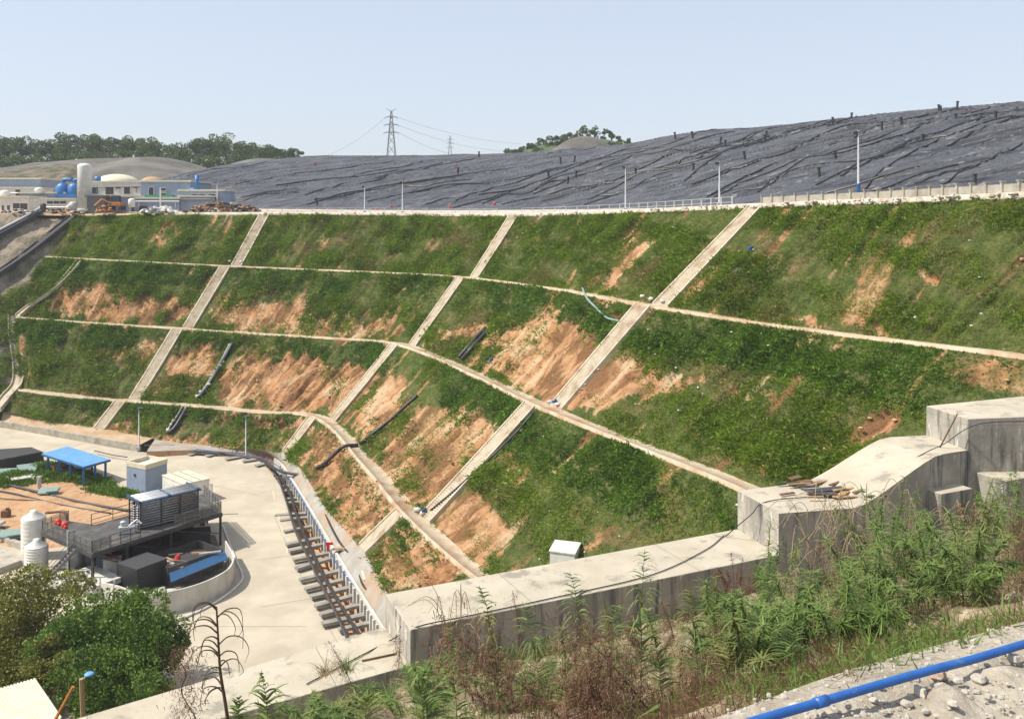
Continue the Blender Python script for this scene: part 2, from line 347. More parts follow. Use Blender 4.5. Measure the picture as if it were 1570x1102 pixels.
def bare_mask(V, UV):
    px = CX+F*V[:, 0]/V[:, 1]; py = YH-F*V[:, 2]/V[:, 1]; n = len(px)
    s = V[:, 0]-V[:, 1]*.3
    su = UV[0].ravel(); sv = UV[1].ravel()
    j1 = fbm(su*.9, sv*.10, 5)*.6+fbm(su*.3, sv*.25, 6)*.5; j2 = fbm(su*.9+9, sv*.10, 9)*.6+fbm(su*.3, sv*.3, 8)*.4
    px = px+j1*46; py = py+j2*38
    m = np.zeros(n)
    for poly, w in POLY:
        xs = [p[0] for p in poly]; ys = [p[1] for p in poly]
        k = np.where((px > min(xs)) & (px < max(xs)) & (py > min(ys)) & (py < max(ys)))[0]
        if len(k): q = inpoly(px[k], py[k], poly); m[k[q]] = np.maximum(m[k[q]], w)
    st = fbm(su*1.0, sv*.07, 15, 3)+fbm(su*.25, sv*.2, 16)*.5       # run-off streaks and thin places
    m = np.clip(m+st*.55*(m > 0)+.04*(m > 0), 0, 1); return np.maximum(m, np.clip((st-.30)*2.2, 0, .75))
slopeV = []; slopeF = []; slopeB = []; slopeR = []; nb = 0; NC = lev[0].shape[0]
slope_grids = []
for L in range(4):
    a, b = low[L], lev[L+1]; t = np.linspace(0, 1, NR)[:, None, None]
    g = a[None]*(1-t)+b[None]*t
    # outward normal & relief
    du = np.gradient(g, axis=1); dv = np.gradient(g, axis=0); nn = np.cross(du, dv); nn /= np.linalg.norm(nn, axis=2)[..., None]; nn *= np.sign(nn[..., 2:3])
    arc = np.concatenate([[0], np.cumsum(np.linalg.norm(np.diff((a+b)/2, axis=0), axis=1))]); U = np.broadcast_to(arc[None], g.shape[:2]); Vv = np.broadcast_to(t[..., 0]*13, g.shape[:2])
    m = bare_mask(g.reshape(-1, 3), (U, Vv)).reshape(g.shape[:2])
    env = np.minimum(1, np.minimum(t[..., 0], 1-t[..., 0])*8)
    rel = fbm(U*.16, Vv*.16, 1+L*7)*.9+fbm(U*.9, Vv*.3, 2+L*7)*.45 + fbm(U*1.6, Vv*1.6, 3+L)*.22
    gul = -np.maximum(0, np.abs(fbm(U*.9, Vv*.07, 33+L))*-6+1)*.40*m
    soilbump = fbm(U*1.8, Vv*.35, 40+L, 3)*.30*m
    sd = stair_dist(g); cor = np.clip((sd-1.3)/1.2, 0, 1)
    grv = fbm(U*.75+Vv*.05, Vv*.05, 60+L, 3)*.75*(1 if L == 0 else .5)
    g = g+nn*(((rel*.8+grv)+gul+soilbump-.25*m)*env*cor-.12*(1-cor))[..., None]
    slope_grids.append((g, m, nn))
    V = g.reshape(-1, 3); slopeV.append(V); slopeF.append(grid_faces(NR, NC)+nb); slopeB.append(m.ravel()); slopeR.append((fbm(U*1.3+fbm(U*.2, Vv*.25, 170+L)*2.2, Vv*.12, 140+L, 4)*.65+fbm(U*.35, Vv*.35, 150+L, 4)*.8+.5).ravel()); nb += len(V)
SV = np.vstack(slopeV)
# slope ground: soil with thin moss / dark thatch
def slope_material():
    m, t, b = new_mat('slope_ground'); N = t.nodes; L = t.links
    g = N.new('ShaderNodeNewGeometry'); at = N.new('ShaderNodeAttribute'); at.attribute_name = 'bare'
    def noi(s, d=6, st=(1, 1, 1)):
        mp = N.new('ShaderNodeMapping'); mp.inputs['Scale'].default_value = st; L.new(g.outputs['Position'], mp.inputs[0])
        n = N.new('ShaderNodeTexNoise'); n.inputs['Scale'].default_value = s; n.inputs['Detail'].default_value = d; n.inputs['Roughness'].default_value = .65; L.new(mp.outputs[0], n.inputs[0]); return n.outputs['Fac']
    def mix(a, bb, f):
        x = N.new('ShaderNodeMix'); x.data_type = 'RGBA'
        for s, v in (('A', a), ('B', bb)):
            if isinstance(v, tuple): x.inputs[s].default_value = (*v, 1)
            else: L.new(v, x.inputs[s])
        L.new(f, x.inputs['Factor']); return x.outputs['Result']
    def rng(f, a, c):
        r = N.new('ShaderNodeMapRange'); r.inputs[1].default_value = a; r.inputs[2].default_value = c; L.new(f, r.inputs[0]); return r.outputs[0]
    soil = mix((.40,.20,.09), (.47,.29,.16), rng(noi(.35, 8), .38, .62)); soil = mix(soil, (.27,.135,.065), rng(noi(.9, 9), .48, .66)); soil = mix(soil, (.48,.36,.23), rng(noi(2.6, 6), .60, .68))
    ri = N.new('ShaderNodeAttribute'); ri.attribute_name = 'rill'; soil = mix((.20,.105,.05), soil, rng(ri.outputs['Fac'], .22, .48)); soil = mix(soil, (.50,.36,.22), rng(ri.outputs['Fac'], .66, 1.0))
    grass = mix((.06,.085,.022), (.12,.13,.045), rng(noi(.8), .4, .6)); grass = mix(grass, (.17,.13,.06), rng(noi(.25), .52, .64))
    n2 = N.new('ShaderNodeMath'); n2.operation = 'MULTIPLY_ADD'; L.new(noi(1.1, 8), n2.inputs[0]); n2.inputs[1].default_value = .9; L.new(at.outputs['Fac'], n2.inputs[2])
    col = mix(grass, soil, rng(n2.outputs[0], .60, 1.0)); L.new(col, b.inputs['Base Color']); b.inputs['Roughness'].default_value = .95; b.inputs['Specular IOR Level'].default_value = .1
    bp = N.new('ShaderNodeBump'); bp.inputs['Distance'].default_value = .35; bp.inputs['Strength'].default_value = 1; L.new(noi(1.7, 8), bp.inputs['Height']); L.new(bp.outputs[0], b.inputs['Normal'])
    return m
M['slope'] = slope_material()
struct(link_mesh('terraced_slope', SV, np.vstack(slopeF), M['slope'], smooth=True, origin=(0, 0, 0), rnd={'bare': np.concatenate(slopeB), 'rill': np.concatenate(slopeR)}))
SLOPE = Surf(SV)
# bench paths with a raised kerb on the outer side
for i in (1, 2, 3):
    inner = lev[i]; outer = low[i]; rows = []
    d = outer-inner
    for s, dz in ((-.15, .12), (.0, .10), (.72, .07), (.74, .24), (.86, .24), (.9, -.3)):
        r = inner+d*s; r[:, 2] += dz; rows.append(r)
    V = np.vstack(rows); struct(link_mesh('bench_path', V, grid_faces(len(rows), NC), M['path'], origin=(0, 0, 0)))
# left hand valley side
slev = [cr([Q(*c[i]) for c in SIDE], 40) for i in range(5)]
rows = []
for i in range(4):
    for k in range(24): rows.append(slev[i]*(1-k/24)+slev[i+1]*(k/24))
rows.append(slev[4]); gS = np.array(rows)
rel = fbm(gS[..., 0]*.2, gS[..., 2]*.2, 61)*1.0+fbm(gS[..., 0]*.8, gS[..., 2]*.8, 62)*.4; wgt = np.minimum(1, np.arange(gS.shape[1])[::-1]/6); gS = gS.copy(); gS[..., 2] += rel*wgt[None]; gS[..., 1] -= rel*.6*wgt[None]
M['sideslope'] = pm('grey_rubble_slope', (.22,.185,.145), (.33,.26,.18), .8, .95, .5, 1.6, c3=(.10,.10,.06), s3=.22, t3=.5, w3=.08)
struct(link_mesh('side_slope', gS.reshape(-1, 3), grid_faces(*gS.shape[:2]), M['sideslope'], smooth=True, origin=(0, 0, 0)))
SIDES = Surf(gS.reshape(-1, 3))
kk = RNG.integers(30, gS.shape[0], 26000), RNG.integers(60, gS.shape[1], 26000); C = gS[kk]; C = C[fbm(C[:, 0]*.12, C[:, 2]*.2, 66) > .03]; C = C+RNG.normal(0, .3, C.shape)*np.array([1, 1, 0])

# ------------------------------------------------------------ ground cover on the slopes (uncountable)
def leaf_tris(C, N_, size, jitter=1., lean=None, wid=.5, per=6, up=.7):
    """per blades at each point C: triangles; returns V, F, rnd"""
    n = len(C); C = np.repeat(C, per, 0); Nn = np.repeat(N_, per, 0); S = np.repeat(size, per)*RNG.uniform(.6, 1.35, n*per)
    C = C+RNG.normal(0, 1, C.shape)*np.array([1, 1, .3])*(S*.45*jitter)[:, None]
    d = Nn*up+RNG.normal(0, .55, C.shape)+(lean if lean is not None else 0); d /= np.linalg.norm(d, axis=1)[:, None]
    s = np.cross(d, RNG.normal(0, 1, C.shape)); s /= np.linalg.norm(s, axis=1)[:, None]
    w = (S*wid)[:, None]; a = C-s*w*.5; b = C+s*w*.5; e = C+d*S[:, None]; V = np.stack([a, b, e], 1).reshape(-1, 3)
    Fc = np.arange(len(V)).reshape(-1, 3); r = np.repeat(RNG.random(n*per)*.7+np.repeat(RNG.random(n), per)*.3, 3); return V, Fc, r
M['cover'] = leafm('slope_grass', (.045,.085,.006), (.24,.35,.028), (.27,.23,.08), scale=.30, transl=.3, we=.57)
M['cover2'] = leafm('slope_weeds', (.036,.080,.008), (.17,.29,.032), None, scale=.5, transl=.3)
V, Fc, r = leaf_tris(C, np.tile([0, -.5, .8], (len(C), 1)), np.full(len(C), .42), 1.4, None, .3, 6); stuff(link_mesh('grass', V, Fc, M['cover'], origin=(0, 0, 0), rnd=r), 'patchy grass on the grey side slope at far left', 'grass')
for L in range(4):
    g, m, nn = slope_grids[L]; n = [150000, 120000, 90000, 40000][L]
    du = np.linalg.norm(np.diff(g, axis=1), axis=2)[:-1]; dv = np.linalg.norm(np.diff(g, axis=0), axis=2)[:, :-1]; A = du*dv
    cen = (g[:-1, :-1]+g[1:, 1:])/2; D = cen[..., 1]; pxx = CX+F*cen[..., 0]/D
    vis = (pxx > -150) & (pxx < 1750); Wt = (A*(100/np.maximum(D, 55))**.7*vis).ravel(); Wt /= Wt.sum()
    idx = RNG.choice(len(Wt), n, p=Wt); r_, c_ = np.divmod(idx, NC-1); u = RNG.random(n)[:, None]; v = RNG.random(n)[:, None]
    C = (g[r_, c_]*(1-u)+g[r_, c_+1]*u)*(1-v)+(g[r_+1, c_]*(1-u)+g[r_+1, c_+1]*u)*v
    mk = m[r_, c_]; tt = r_/NR
    dens = fbm(C[:, 0]*.22+C[:, 1]*.1, C[:, 2]*.3, 77)
    sc = fbm(C[:, 0]*1.1+C[:, 1]*.5, C[:, 2]*.8, 78, 3)
    keep = (RNG.random(n) > mk*.96+(sc*.35 if L else sc*.3)*(mk > .1)) & (RNG.random(n) < .86+dens*.9) & ~((sc > .42) & (RNG.random(n) < .75))
    keep &= stair_dist(C) > 1.4
    C = C[keep]; Nn = nn[r_, c_][keep]; D = C[:, 1]; S = (.12+.0015*D)*np.clip(1+fbm(C[:, 0]*.3, C[:, 2]*.4, 90)*1.6, .45, 2.2)
    dn = (lev[L+1]-low[L]); dn = dn[c_[keep]]; dn /= np.linalg.norm(dn, axis=1)[:, None]
    # weeds band near the bench outer edge: taller and bluer
    top = (tt[keep] < .32) & (L > 0) & (fbm(C[:, 0]*.15, C[:, 2]*0+L, 95) > -.25)
    stk = np.clip(.5+fbm(U[r_, c_][keep]*1.1, Vv[r_, c_][keep]*.12, 120+L, 3)*1.5, 0, 1)
    for sel, mat_, per, wid, lab in ((~top, M['cover'], 5, .30, 'rough green grass covering the terraced slope'), (top, M['cover2'], 12, .40, 'darker leafy weeds growing just below the slope path')):
        if sel.sum() < 10: continue
        V, Fc, r = leaf_tris(C[sel], Nn[sel], S[sel]*(1.0 if mat_ is M['cover'] else .85), 1.4, np.repeat(dn[sel], per, 0)*.35, wid, per); r = np.clip(r*.6+np.repeat(stk[sel], per*3)*.5-.05, 0, 1)
        stuff(link_mesh('grass' if mat_ is M['cover'] else 'weeds', V, Fc, mat_, origin=(0, 0, 0), rnd=r), lab+['', ' of the uppermost terrace', ' above the middle path', ' of the lowest terraces'][L] if False else lab+[' on the top terrace', ' on the second terrace', ' on the third terrace', ' on the lowest terrace'][L], 'grass' if mat_ is M['cover'] else 'weeds')
# clods and stones on the bare soil (uncountable)
mb = MB()
for L in range(4):
    g, m, nn = slope_grids[L]; k = np.argwhere(m > .4)
    for _ in range([60, 260, 260, 200][L]):
        if not len(k): break
        r_, c_ = k[random.randrange(len(k))]; q = g[r_, c_]
        mb.rock(tuple(q+RNG.normal(0, .2, 3)), random.choice((.06, .09, .12, .2))*(.7+q[1]/250), 5)
stuff(mb.build('soil_clods', M['soil'], origin=(0, 0, 0)), 'orange clods of earth scattered over bare patches of the slope', 'earth clods')
# ------------------------------------------------------------ concrete stairways
def stairway(pxa, La, pxb, Lb, label, w=1.9, wall=.20):
    P0 = flight_path(pxa, La, pxb, Lb, 56); n = 56; b = P0[-1][0]
    P0 = [(p+Vector((0, 0, .12)), s_) for p, s_ in P0]
    t = thing('concrete_stairway', label, 'stairway', b, 'concrete stairways down the terraced slope')
    V = []; fs = []; f = MB()
    for i in range(n):
        (p, s_), (q, s2) = P0[i], P0[i+1]; z = p.z
        for c, sv, zz in ((p, s_, z), (q, s2, z), (q, s2, q.z), ):
            V += [(c.x-sv.x*w/2, c.y-sv.y*w/2, zz), (c.x+sv.x*w/2, c.y+sv.y*w/2, zz)]
    k = len(V)//2
    fs = [(2*i, 2*i+1, 2*i+3, 2*i+2) for i in range(k-1)]
    lo = [(p.x+sg*s_.x*w/2, p.y+sg*s_.y*w/2, p.z-.45) for p, s_ in (P0[0], P0[-1]) for sg in (-1, 1)]; o = len(V); V += lo
    fs += [(1, 0, o, o+1), (2*k-2, 2*k-1, o+3, o+2)]
    f.add(V, fs); f.build('steps', M['stairc'], t)
    for sg in (-1, 1):
        V = []; 
        for p, s_ in P0[::7]:
            for x, z in ((-.12, -.5), (.12, -.5), (.12, wall), (-.12, wall)): c = p+s_*(sg*(w/2+.12)+x); V.append((c.x, c.y, p.z+z))
        m = len(V)//4; fs = [(4*i+j, 4*i+(j+1) % 4, 4*i+4+(j+1) % 4, 4*i+4+j) for i in range(m-1) for j in range(4)]+[(3,2,1,0), (4*m-4, 4*m-3, 4*m-2, 4*m-1)]
        MB().add(V, fs).build('side_wall', M['stairc'], t)
for i, fl in enumerate(ST):
    for j, (a, la, b, lb) in enumerate(fl):
        stairway(a, la, b, lb, '%s concrete flight of the %s stair line, %s' % (['top', 'second', 'third', 'lowest'][j], ['left', 'middle', 'right'][i], ['between the crest road and the highest path', 'between the highest and the middle path', 'between the middle and the lowest path', 'between the lowest path and the valley floor'][j]), w=[1.8, 1.9, 2.2][i])
# gutter on the left edge of the terraces
def ribbon(name, pts, w, mat, h=.35, t=.15, label=None, cat=None, floor=None):
    """open concrete channel: floor + two side walls along 3D points"""
    pts = [Vector(p) for p in pts]; L = []; R = []
    for i, p in enumerate(pts):
        d = pts[min(i+1, len(pts)-1)]-pts[max(i-1, 0)]; s = Vector((-d.y, d.x, 0)).normalized()
        L.append(s)
    prof = [(-w/2-t, -.4), (-w/2-t, h), (-w/2, h), (-w/2, .02), (w/2, .02), (w/2, h), (w/2+t, h), (w/2+t, -.4)]
    k = len(prof); V = [p+L[i]*x+Vector((0, 0, z)) for i, p in enumerate(pts) for x, z in prof]
    f = [(i*k+j, i*k+j+1, (i+1)*k+j+1, (i+1)*k+j) for i in range(len(pts)-1) for j in range(k-1)]
    f += [tuple(range(k)), tuple(range(len(V)-k, len(V)))[::-1]]
    o = MB().add(V, f).build(name, mat); return tag(o, label, cat)
cpts = [SLOPE.hit(*p, .3) for p in ((120,404),(100,428),(74,452),(48,470),(27,487))]
ribbon('drainage_gutter', cr(cpts, 5), 1.1, M['stairc'], label='pale concrete gutter climbing the left edge of the second terrace', cat='gutter')
cpts = [Q(20,488,166.5), Q(21,520,163), Q(27,560,159), Q(26,592,155), Q(10,612,151), Q(-6,632,148)]
for c in cpts: c.z += .5
ribbon('drainage_gutter', cr(cpts, 6), 1.4, M['stairc'], label='pale concrete gutter bending down the left end of the third terrace', cat='gutter')
for pts, lab in (([(64,326),(40,340),(0,362),(-60,392)], 'dark lined gutter crossing the dark sheet at the top of the grey side slope'), ([(112,335),(75,365),(30,400),(-30,440)], 'dark lined gutter between the top green terrace and the grey side slope')):
    ribbon('drainage_gutter', cr([SIDES.hit(*p, .5) for p in pts], 6), 1.5, M['net'], label=lab, cat='gutter')
mb = MB().tube(cr([SIDES.hit(*p, 1.0) for p in ((60,327),(38,340),(-2,361),(-60,390))], 5), .25, 6)
tag(mb.build('pale_pipe', M['galv']), 'pale pipe lying beside the gutter on the dark sheet at far left', 'pipe')
# litter and pale stones (uncountable)
mb = MB()
for L, cnt in ((0, 300), (1, 200), (2, 130), (3, 70)):
    g, m, nn = slope_grids[L]; w8 = fbm(np.arange(NC)*.02, np.arange(NC)*0, 70+L)
    for _ in range(cnt):
        c_ = random.randrange(60, NC-60); r_ = random.randrange(NR)
        if w8[c_] < random.uniform(-.4, .3): continue
        q = g[r_, c_]+RNG.normal(0, .1, 3); mb.rock((q[0], q[1], q[2]+.12), random.choice((.04, .06, .08, .13)), 5)
stuff(mb.build('litter', M['whitec'], origin=(0, 0, 0)), 'small pale stones and litter scattered over the terraces', 'litter')
M['crestc'] = pm('crest_rubble', (.50,.45,.37), (.36,.29,.21), 1.2, .95, .12, 4, c3=(.60,.57,.50), s3=.9, t3=.55)
mb = MB()
for _ in range(700):
    px = random.uniform(402, 1600); p = at_px(lev[0], px); mb.rock((p.x+random.gauss(0, .2), p.y+random.uniform(-.5, .4), p.z+random.uniform(-.1, .45)), random.choice((.06, .1, .15, .24)), 5)
stuff(mb.build('crest_rubble', M['crestc'], origin=(0, 0, 0)), 'pale rubble strewn along the crest edge above the grass', 'rubble')
# ------------------------------------------------------------ crest road, plateau, membrane hill
MEM = [(250,319,215,276,300),(330,319,212,256,320),(400,320,200,247,330),(480,321,195,240,330),(600,322,188,239,320),(750,322,176,236,300),(850,321,163,231,285),(950,320,146,222,265),(1050,318,128,205,240),(1170,314,112,195,215),(1300,307,98,180,190),(1430,300,88,168,170),(1570,293,78,157,155),(1750,282,70,140,140),(2100,266,58,110,115)]
mbase = cr([Q(a, b, c) for a, b, c, d, e in MEM], 36); mtop = cr([Q(a, d, e) for a, b, c, d, e in MEM], 36)
NRM = 150; t = np.linspace(0, 1.12, NRM)[:, None, None]; tt = np.minimum(t, 1)
gM = mbase[None]*(1-t)+mtop[None]*t
gM[..., 2] = (mbase[:, 2][None]*(1-tt[..., 0])+mtop[:, 2][None]*tt[..., 0]) + np.sin(tt[..., 0]*math.pi)*1.2-np.maximum(0, t[..., 0]-1)*18
arc = np.concatenate([[0], np.cumsum(np.linalg.norm(np.diff(mbase, axis=0), axis=1))]); U = np.broadcast_to(arc[None], gM.shape[:2]); Vv = np.broadcast_to(t[..., 0]*110, gM.shape[:2])
e1 = U*.5+Vv*.9; e2 = Vv*.5-U*.42
wr = np.abs(fbm(e1*.012, e2*.30, 201, 2)); wr2 = np.abs(fbm(e1*.035+4, e2*.85, 207, 3)); wr3 = np.abs(fbm(e1*.15+4, e2*1.6, 217, 3))
bulk = fbm(U*.04, Vv*.04, 203, 2)*1.6*np.sin(np.minimum(1, tt[..., 0])*math.pi)
env = np.minimum(1, t[..., 0]*8)*np.minimum(1, np.abs(t[..., 0]-1)*12+.25)
gM[..., 2] += (bulk+(np.maximum(0, .10-wr)*5.0+np.maximum(0, .10-wr2)*2.6+fbm(U*.3, Vv*.7, 209, 3)*.14))*env
def mem_mat():
    m, t, b = new_mat('black_membrane'); N = t.nodes; L = t.links; g = N.new('ShaderNodeNewGeometry')
    def noi(s, sc, rot=.22, d=6):
        mp = N.new('ShaderNodeMapping'); mp.vector_type = 'TEXTURE'; mp.inputs['Rotation'].default_value = (0, -rot, 0); mp.inputs['Scale'].default_value = sc; L.new(g.outputs['Position'], mp.inputs[0])
        n = N.new('ShaderNodeTexNoise'); n.inputs['Scale'].default_value = s; n.inputs['Detail'].default_value = d; n.inputs['Roughness'].default_value = .6; L.new(mp.outputs[0], n.inputs[0]); return n.outputs['Fac']
    def rng(f, a, c):
        r = N.new('ShaderNodeMapRange'); r.inputs[1].default_value = a; r.inputs[2].default_value = c; L.new(f, r.inputs[0]); return r.outputs[0]
    def mix(a, bb, f):
        x = N.new('ShaderNodeMix'); x.data_type = 'RGBA'
        for s, v in (('A', a), ('B', bb)):
            if isinstance(v, tuple): x.inputs[s].default_value = (*v, 1)
            else: L.new(v, x.inputs[s])
        L.new(f, x.inputs['Factor']); return x.outputs['Result']
    c = mix((.036,.040,.048), (.066,.070,.080), rng(noi(1, (9, 9, 2)), .38, .62)); c = mix(c, (.012,.013,.017), rng(noi(1, (7, 7, .38)), .53, .60)); c = mix(c, (.10,.105,.115), rng(noi(1, (5, 5, .22), .26), .58, .66)); c = mix(c, (.20,.195,.19), rng(noi(1, (1.8, 1.8, .26), .3), .60, .67))  # dark wrinkle creases and pale glints are painted into the colour
    L.new(c, b.inputs['Base Color']); b.inputs['Roughness'].default_value = .5; b.inputs['Specular IOR Level'].default_value = .45
    bp = N.new('ShaderNodeBump'); bp.inputs['Distance'].default_value = .9; L.new(noi(1, (4, 4, .5)), bp.inputs['Height'])
    b2 = N.new('ShaderNodeBump'); b2.inputs['Distance'].default_value = .30; L.new(noi(1, (1.2, 1.2, .25), .3), b2.inputs['Height']); L.new(bp.outputs[0], b2.inputs['Normal']); L.new(b2.outputs[0], b.inputs['Normal']); return m
M['membrane'] = mem_mat()
struct(link_mesh('membrane_hill', gM.reshape(-1, 3), grid_faces(*gM.shape[:2]), M['membrane'], smooth=True, origin=(0, 0, 0)))
MEMS = Surf(gM[:-16].reshape(-1, 3))
gMp = np.stack([CX+F*gM[..., 0]/gM[..., 1], YH-F*gM[..., 2]/gM[..., 1]], -1)[:-17]
gMs = (mbase[None]*(1-t)+mtop[None]*t)[:-17]; gMsp = np.stack([CX+F*gMs[..., 0]/gMs[..., 1], YH-F*gMs[..., 2]/gMs[..., 1]], -1)
def mem_ij(px, py):
    d = (gMsp[..., 0]-px)**2+(gMsp[..., 1]-py)**2*4; return np.array(np.unravel_index(int(np.argmin(d)), d.shape), float)
def mem_path(pts, step=.8, dz=.1):
    ij = cr([list(mem_ij(*p))+[0] for p in pts], 30)[:, :2]; ij[:, 0] = np.clip(ij[:, 0], 0, gM.shape[0]-18); ij[:, 1] = np.clip(ij[:, 1], 0, gM.shape[1]-1.01); out = []
    for a, b in ij:
        i, j = int(a), int(b); u, v = a-i, b-j; out.append((gM[i, j]*(1-u)+gM[i+1, j]*u)*(1-v)+(gM[i, j+1]*(1-u)+gM[i+1, j+1]*u)*v)
    out = np.array(out); k_ = np.ones(7)/7; sm = np.stack([np.convolve(np.pad(out[:, c], 3, 'edge'), k_, 'valid') for c in range(3)], 1); sm[:, 2] = np.maximum(sm[:, 2], out[:, 2]-.05)+dz; return sm
crest = lev[0]
# crest road strip and plateau
cx_ = CX+F*crest[:, 0]/crest[:, 1]
pxs = np.concatenate([np.linspace(260, 1500, 80), np.linspace(1510, 2000, 20)])
ca = np.array([at_px(crest, p) for p in pxs]); mbm = np.array([at_px(mbase, p) for p in pxs])
rows = []
for s, dz in ((0, .0), (.001, .45), (.06, .5), (.5, .1), (1.03, .0)):
    r = ca*(1-s)+mbm*s; r[:, 2] = ca[:, 2]*(1-min(1, s))+mbm[:, 2]*min(1, s)+dz; rows.append(r)
struct(link_mesh('crest_road', np.vstack(rows), grid_faces(len(rows), len(pxs)), M['crestc'], origin=(0, 0, 0)))
side_top = np.vstack([slev[0][::-1][::-1], crest[1:NS*3]])
far = side_top.copy(); far[:, 1] += 150; far[:, 0] *= 1.9; far[:, 2] = 3
rows = []
for s in (0, .003, .05, .25, 1):
    r = side_top*(1-s)+far*s; r[:, 2] = side_top[:, 2]*(1-min(1, s*12))+.75*min(1, s*12)+(.3 if s else 0)+2*s; rows.append(r)
struct(link_mesh('plateau', np.vstack(rows), grid_faces(len(rows), len(side_top)), M['dirt'], origin=(0, 0, 0)))
# broad ground to the horizon: far land a little below the crest, the valley well below everything
mb = MB(); n = 48
for (r0, z0), (r1, z1) in (((330, -6), (1200, -14)), ((1200, -14), (3000, -30))):
    V = [(r*math.cos(2*math.pi*k/n), r*math.sin(2*math.pi*k/n)+60, z) for r, z in ((r0, z0), (r1, z1)) for k in range(n)]
    mb.add(V, [(k, (k+1) % n, n+(k+1) % n, n+k) for k in range(n)])
V = [(330*math.cos(2*math.pi*k/n), 330*math.sin(2*math.pi*k/n)+60, -6) for k in range(n)]+[(320*math.cos(2*math.pi*k/n), 320*math.sin(2*math.pi*k/n)+60, -60) for k in range(n)]
mb.add(V, [(k, n+k, n+(k+1) % n, (k+1) % n) for k in range(n)]); mb.add(V[n:], [tuple(range(n))])
M['farland'] = pm('far_land', (.07,.10,.04), (.12,.13,.06), .02, .95)
struct(mb.build('ground', M['farland'], origin=(0, 0, 0)))
# fence along the crest
def fence(pxa, pxb, step, hgt, kind, label):
    pts = [at_px(crest*(1-.07)+crest*.07, p) for p in np.linspace(pxa, pxb, 300)]
    pts = [p+Vector((0, .8, .45)) for p in pts]; acc = [pts[0]]; last = pts[0]
    for p in pts[1:]:
        if (p-last).length >= step: acc.append(p); last = p
    t = thing('fence', label, 'fence', acc[0])
    for p in acc:
        mb = MB(); w = .12 if kind == 'rail' else .28
        mb.box((p.x, p.y, p.z+hgt/2), (w, w, hgt)); 
        if kind != 'rail': mb.box((p.x, p.y, p.z+hgt+.03), (w+.1, w+.1, .08))
        mb.build('post', M['white'] if kind == 'rail' else M['concrete'], t)
    mb = MB()
    for a, b in zip(acc, acc[1:]):
        if kind == 'rail':
            for z in (.35, .95): mb.beam(a+Vector((0, 0, z*hgt)), b+Vector((0, 0, z*hgt)), .06, .07)
        else: mb.beam(a+Vector((0, .02, hgt*.42)), b+Vector((0, .02, hgt*.42)), .1, hgt*.72)
    mb.build('rail' if kind == 'rail' else 'panel', M['galv'] if kind == 'rail' else M['concrete'], t)
fence(408, 772, 3.2, .95, 'rail', 'thin white post and rail fence along the crest, left part up to the middle stairs')
fence(800, 1140, 2.6, .95, 'rail', 'thin white post and rail fence along the crest between the middle and right stairs')
fence(1172, 1640, 1.55, .85, 'panel', 'low grey concrete panel fence along the crest right of the stairs')
# ============================================================ valley floor
IN = [(-500,720),(-260,672),(-80,645),(0,655),(110,674),(213,692),(300,698),(360,700),(395,704),(430,745),(447,790),(470,850),(500,920),(540,990),(590,1075),(660,1200)]
icur = cr([G(a, b) for a, b in IN], 8); hub = np.array([-52., 48., -36.])
rows = []
for s in np.linspace(0, 1, 26)[1:]:
    r = hub[None]*(1-s)+icur*s; r[:, 2] = [gz(d) for d in r[:, 1]]; rows.append(r)
struct(link_mesh('road', np.vstack(rows), grid_faces(len(rows), len(icur)), M['road'], origin=(0, 0, 0)))
# toe bank between terraces' foot and the apron / retaining wall, trench
toe = lev[4]
def toe_at(px): return at_px(toe, px)
TP = [(-60,None),(60,None)]
# retaining wall at the left foot
wallc = [G(-80,646)+Vector((0,0,0)), G(0,655), G(110,674), G(213,692)]
wc = cr(wallc, 8)
mb = MB()
for a, b in zip(wc, wc[1:]): mb.beam(Vector(a)+Vector((0,.2,.35)), Vector(b)+Vector((0,.2,.35)), .4, 1.3)
tag(mb.build('retaining_wall', M['concrete']), 'long low concrete retaining wall at the foot of the slope beside the road', 'wall')
tc = np.array([toe_at(p) for p in np.linspace(-2, 235, 60)]); wb = wc[np.linspace(8, len(wc)-1, 60).astype(int)].copy(); wb[:, 1] += .3; wb[:, 2] += .9
tc[:, 2] += .25; tc[:, 1] += .8
struct(link_mesh('toe_bank', np.vstack([wb, (wb+tc)/2, tc]), grid_faces(3, 60), M['dirt'], origin=(0, 0, 0)))
# apron right of the trench
RT = [(225,692),(300,690),(360,693),(405,697),(428,708),(452,742),(482,790),(517,850),(560,920),(602,985),(680,1100)]
ZR = [-34.0,-34.2,-34.4,-34.5]+[-34.8]*7
rt = cr([P(a, b, z) for (a, b), z in zip(RT, ZR)], 8)
LT = [(228,699),(300,701),(355,703),(393,704),(404,714),(430,745),(447,790),(470,850),(500,920),(540,990),(610,1110)]
lt = cr([G(a, b) for a, b in LT], 8)
tp = np.concatenate([np.linspace(238, 330, 20), np.linspace(335, 442, 20)[1:], np.linspace(446, 600, 35), np.linspace(606, 760, 7)])
tp = tp[:81]; tt_ = np.array([toe_at(p) for p in np.interp(np.linspace(0, 80, len(rt)), np.arange(len(tp)), tp)])
tt_[:, 2] += .2; d = tt_-rt
n_ = len(rt)
struct(link_mesh('apron', np.vstack([rt, rt+d*.35+np.array([0, 0, .05]), rt+d*.7, rt+d*.98-np.array([0,0,.1])]), grid_faces(4, n_), [M['apron']], smooth=False, origin=(0, 0, 0)))
fl = lt.copy(); fl[:, 2] = -38; fr = rt.copy(); fr[:, 2] = -38
tr = np.vstack([lt+np.array([0,0,.0]), fl, (fl+fr)/2+np.array([0,0,.3]), fr, rt+np.array([0,0,-.02])])
tr[:n_*5, 2] += 0
mb_ = link_mesh('trench', tr, grid_faces(5, n_), M['soil'], smooth=False, origin=(0, 0, 0)); struct(mb_)
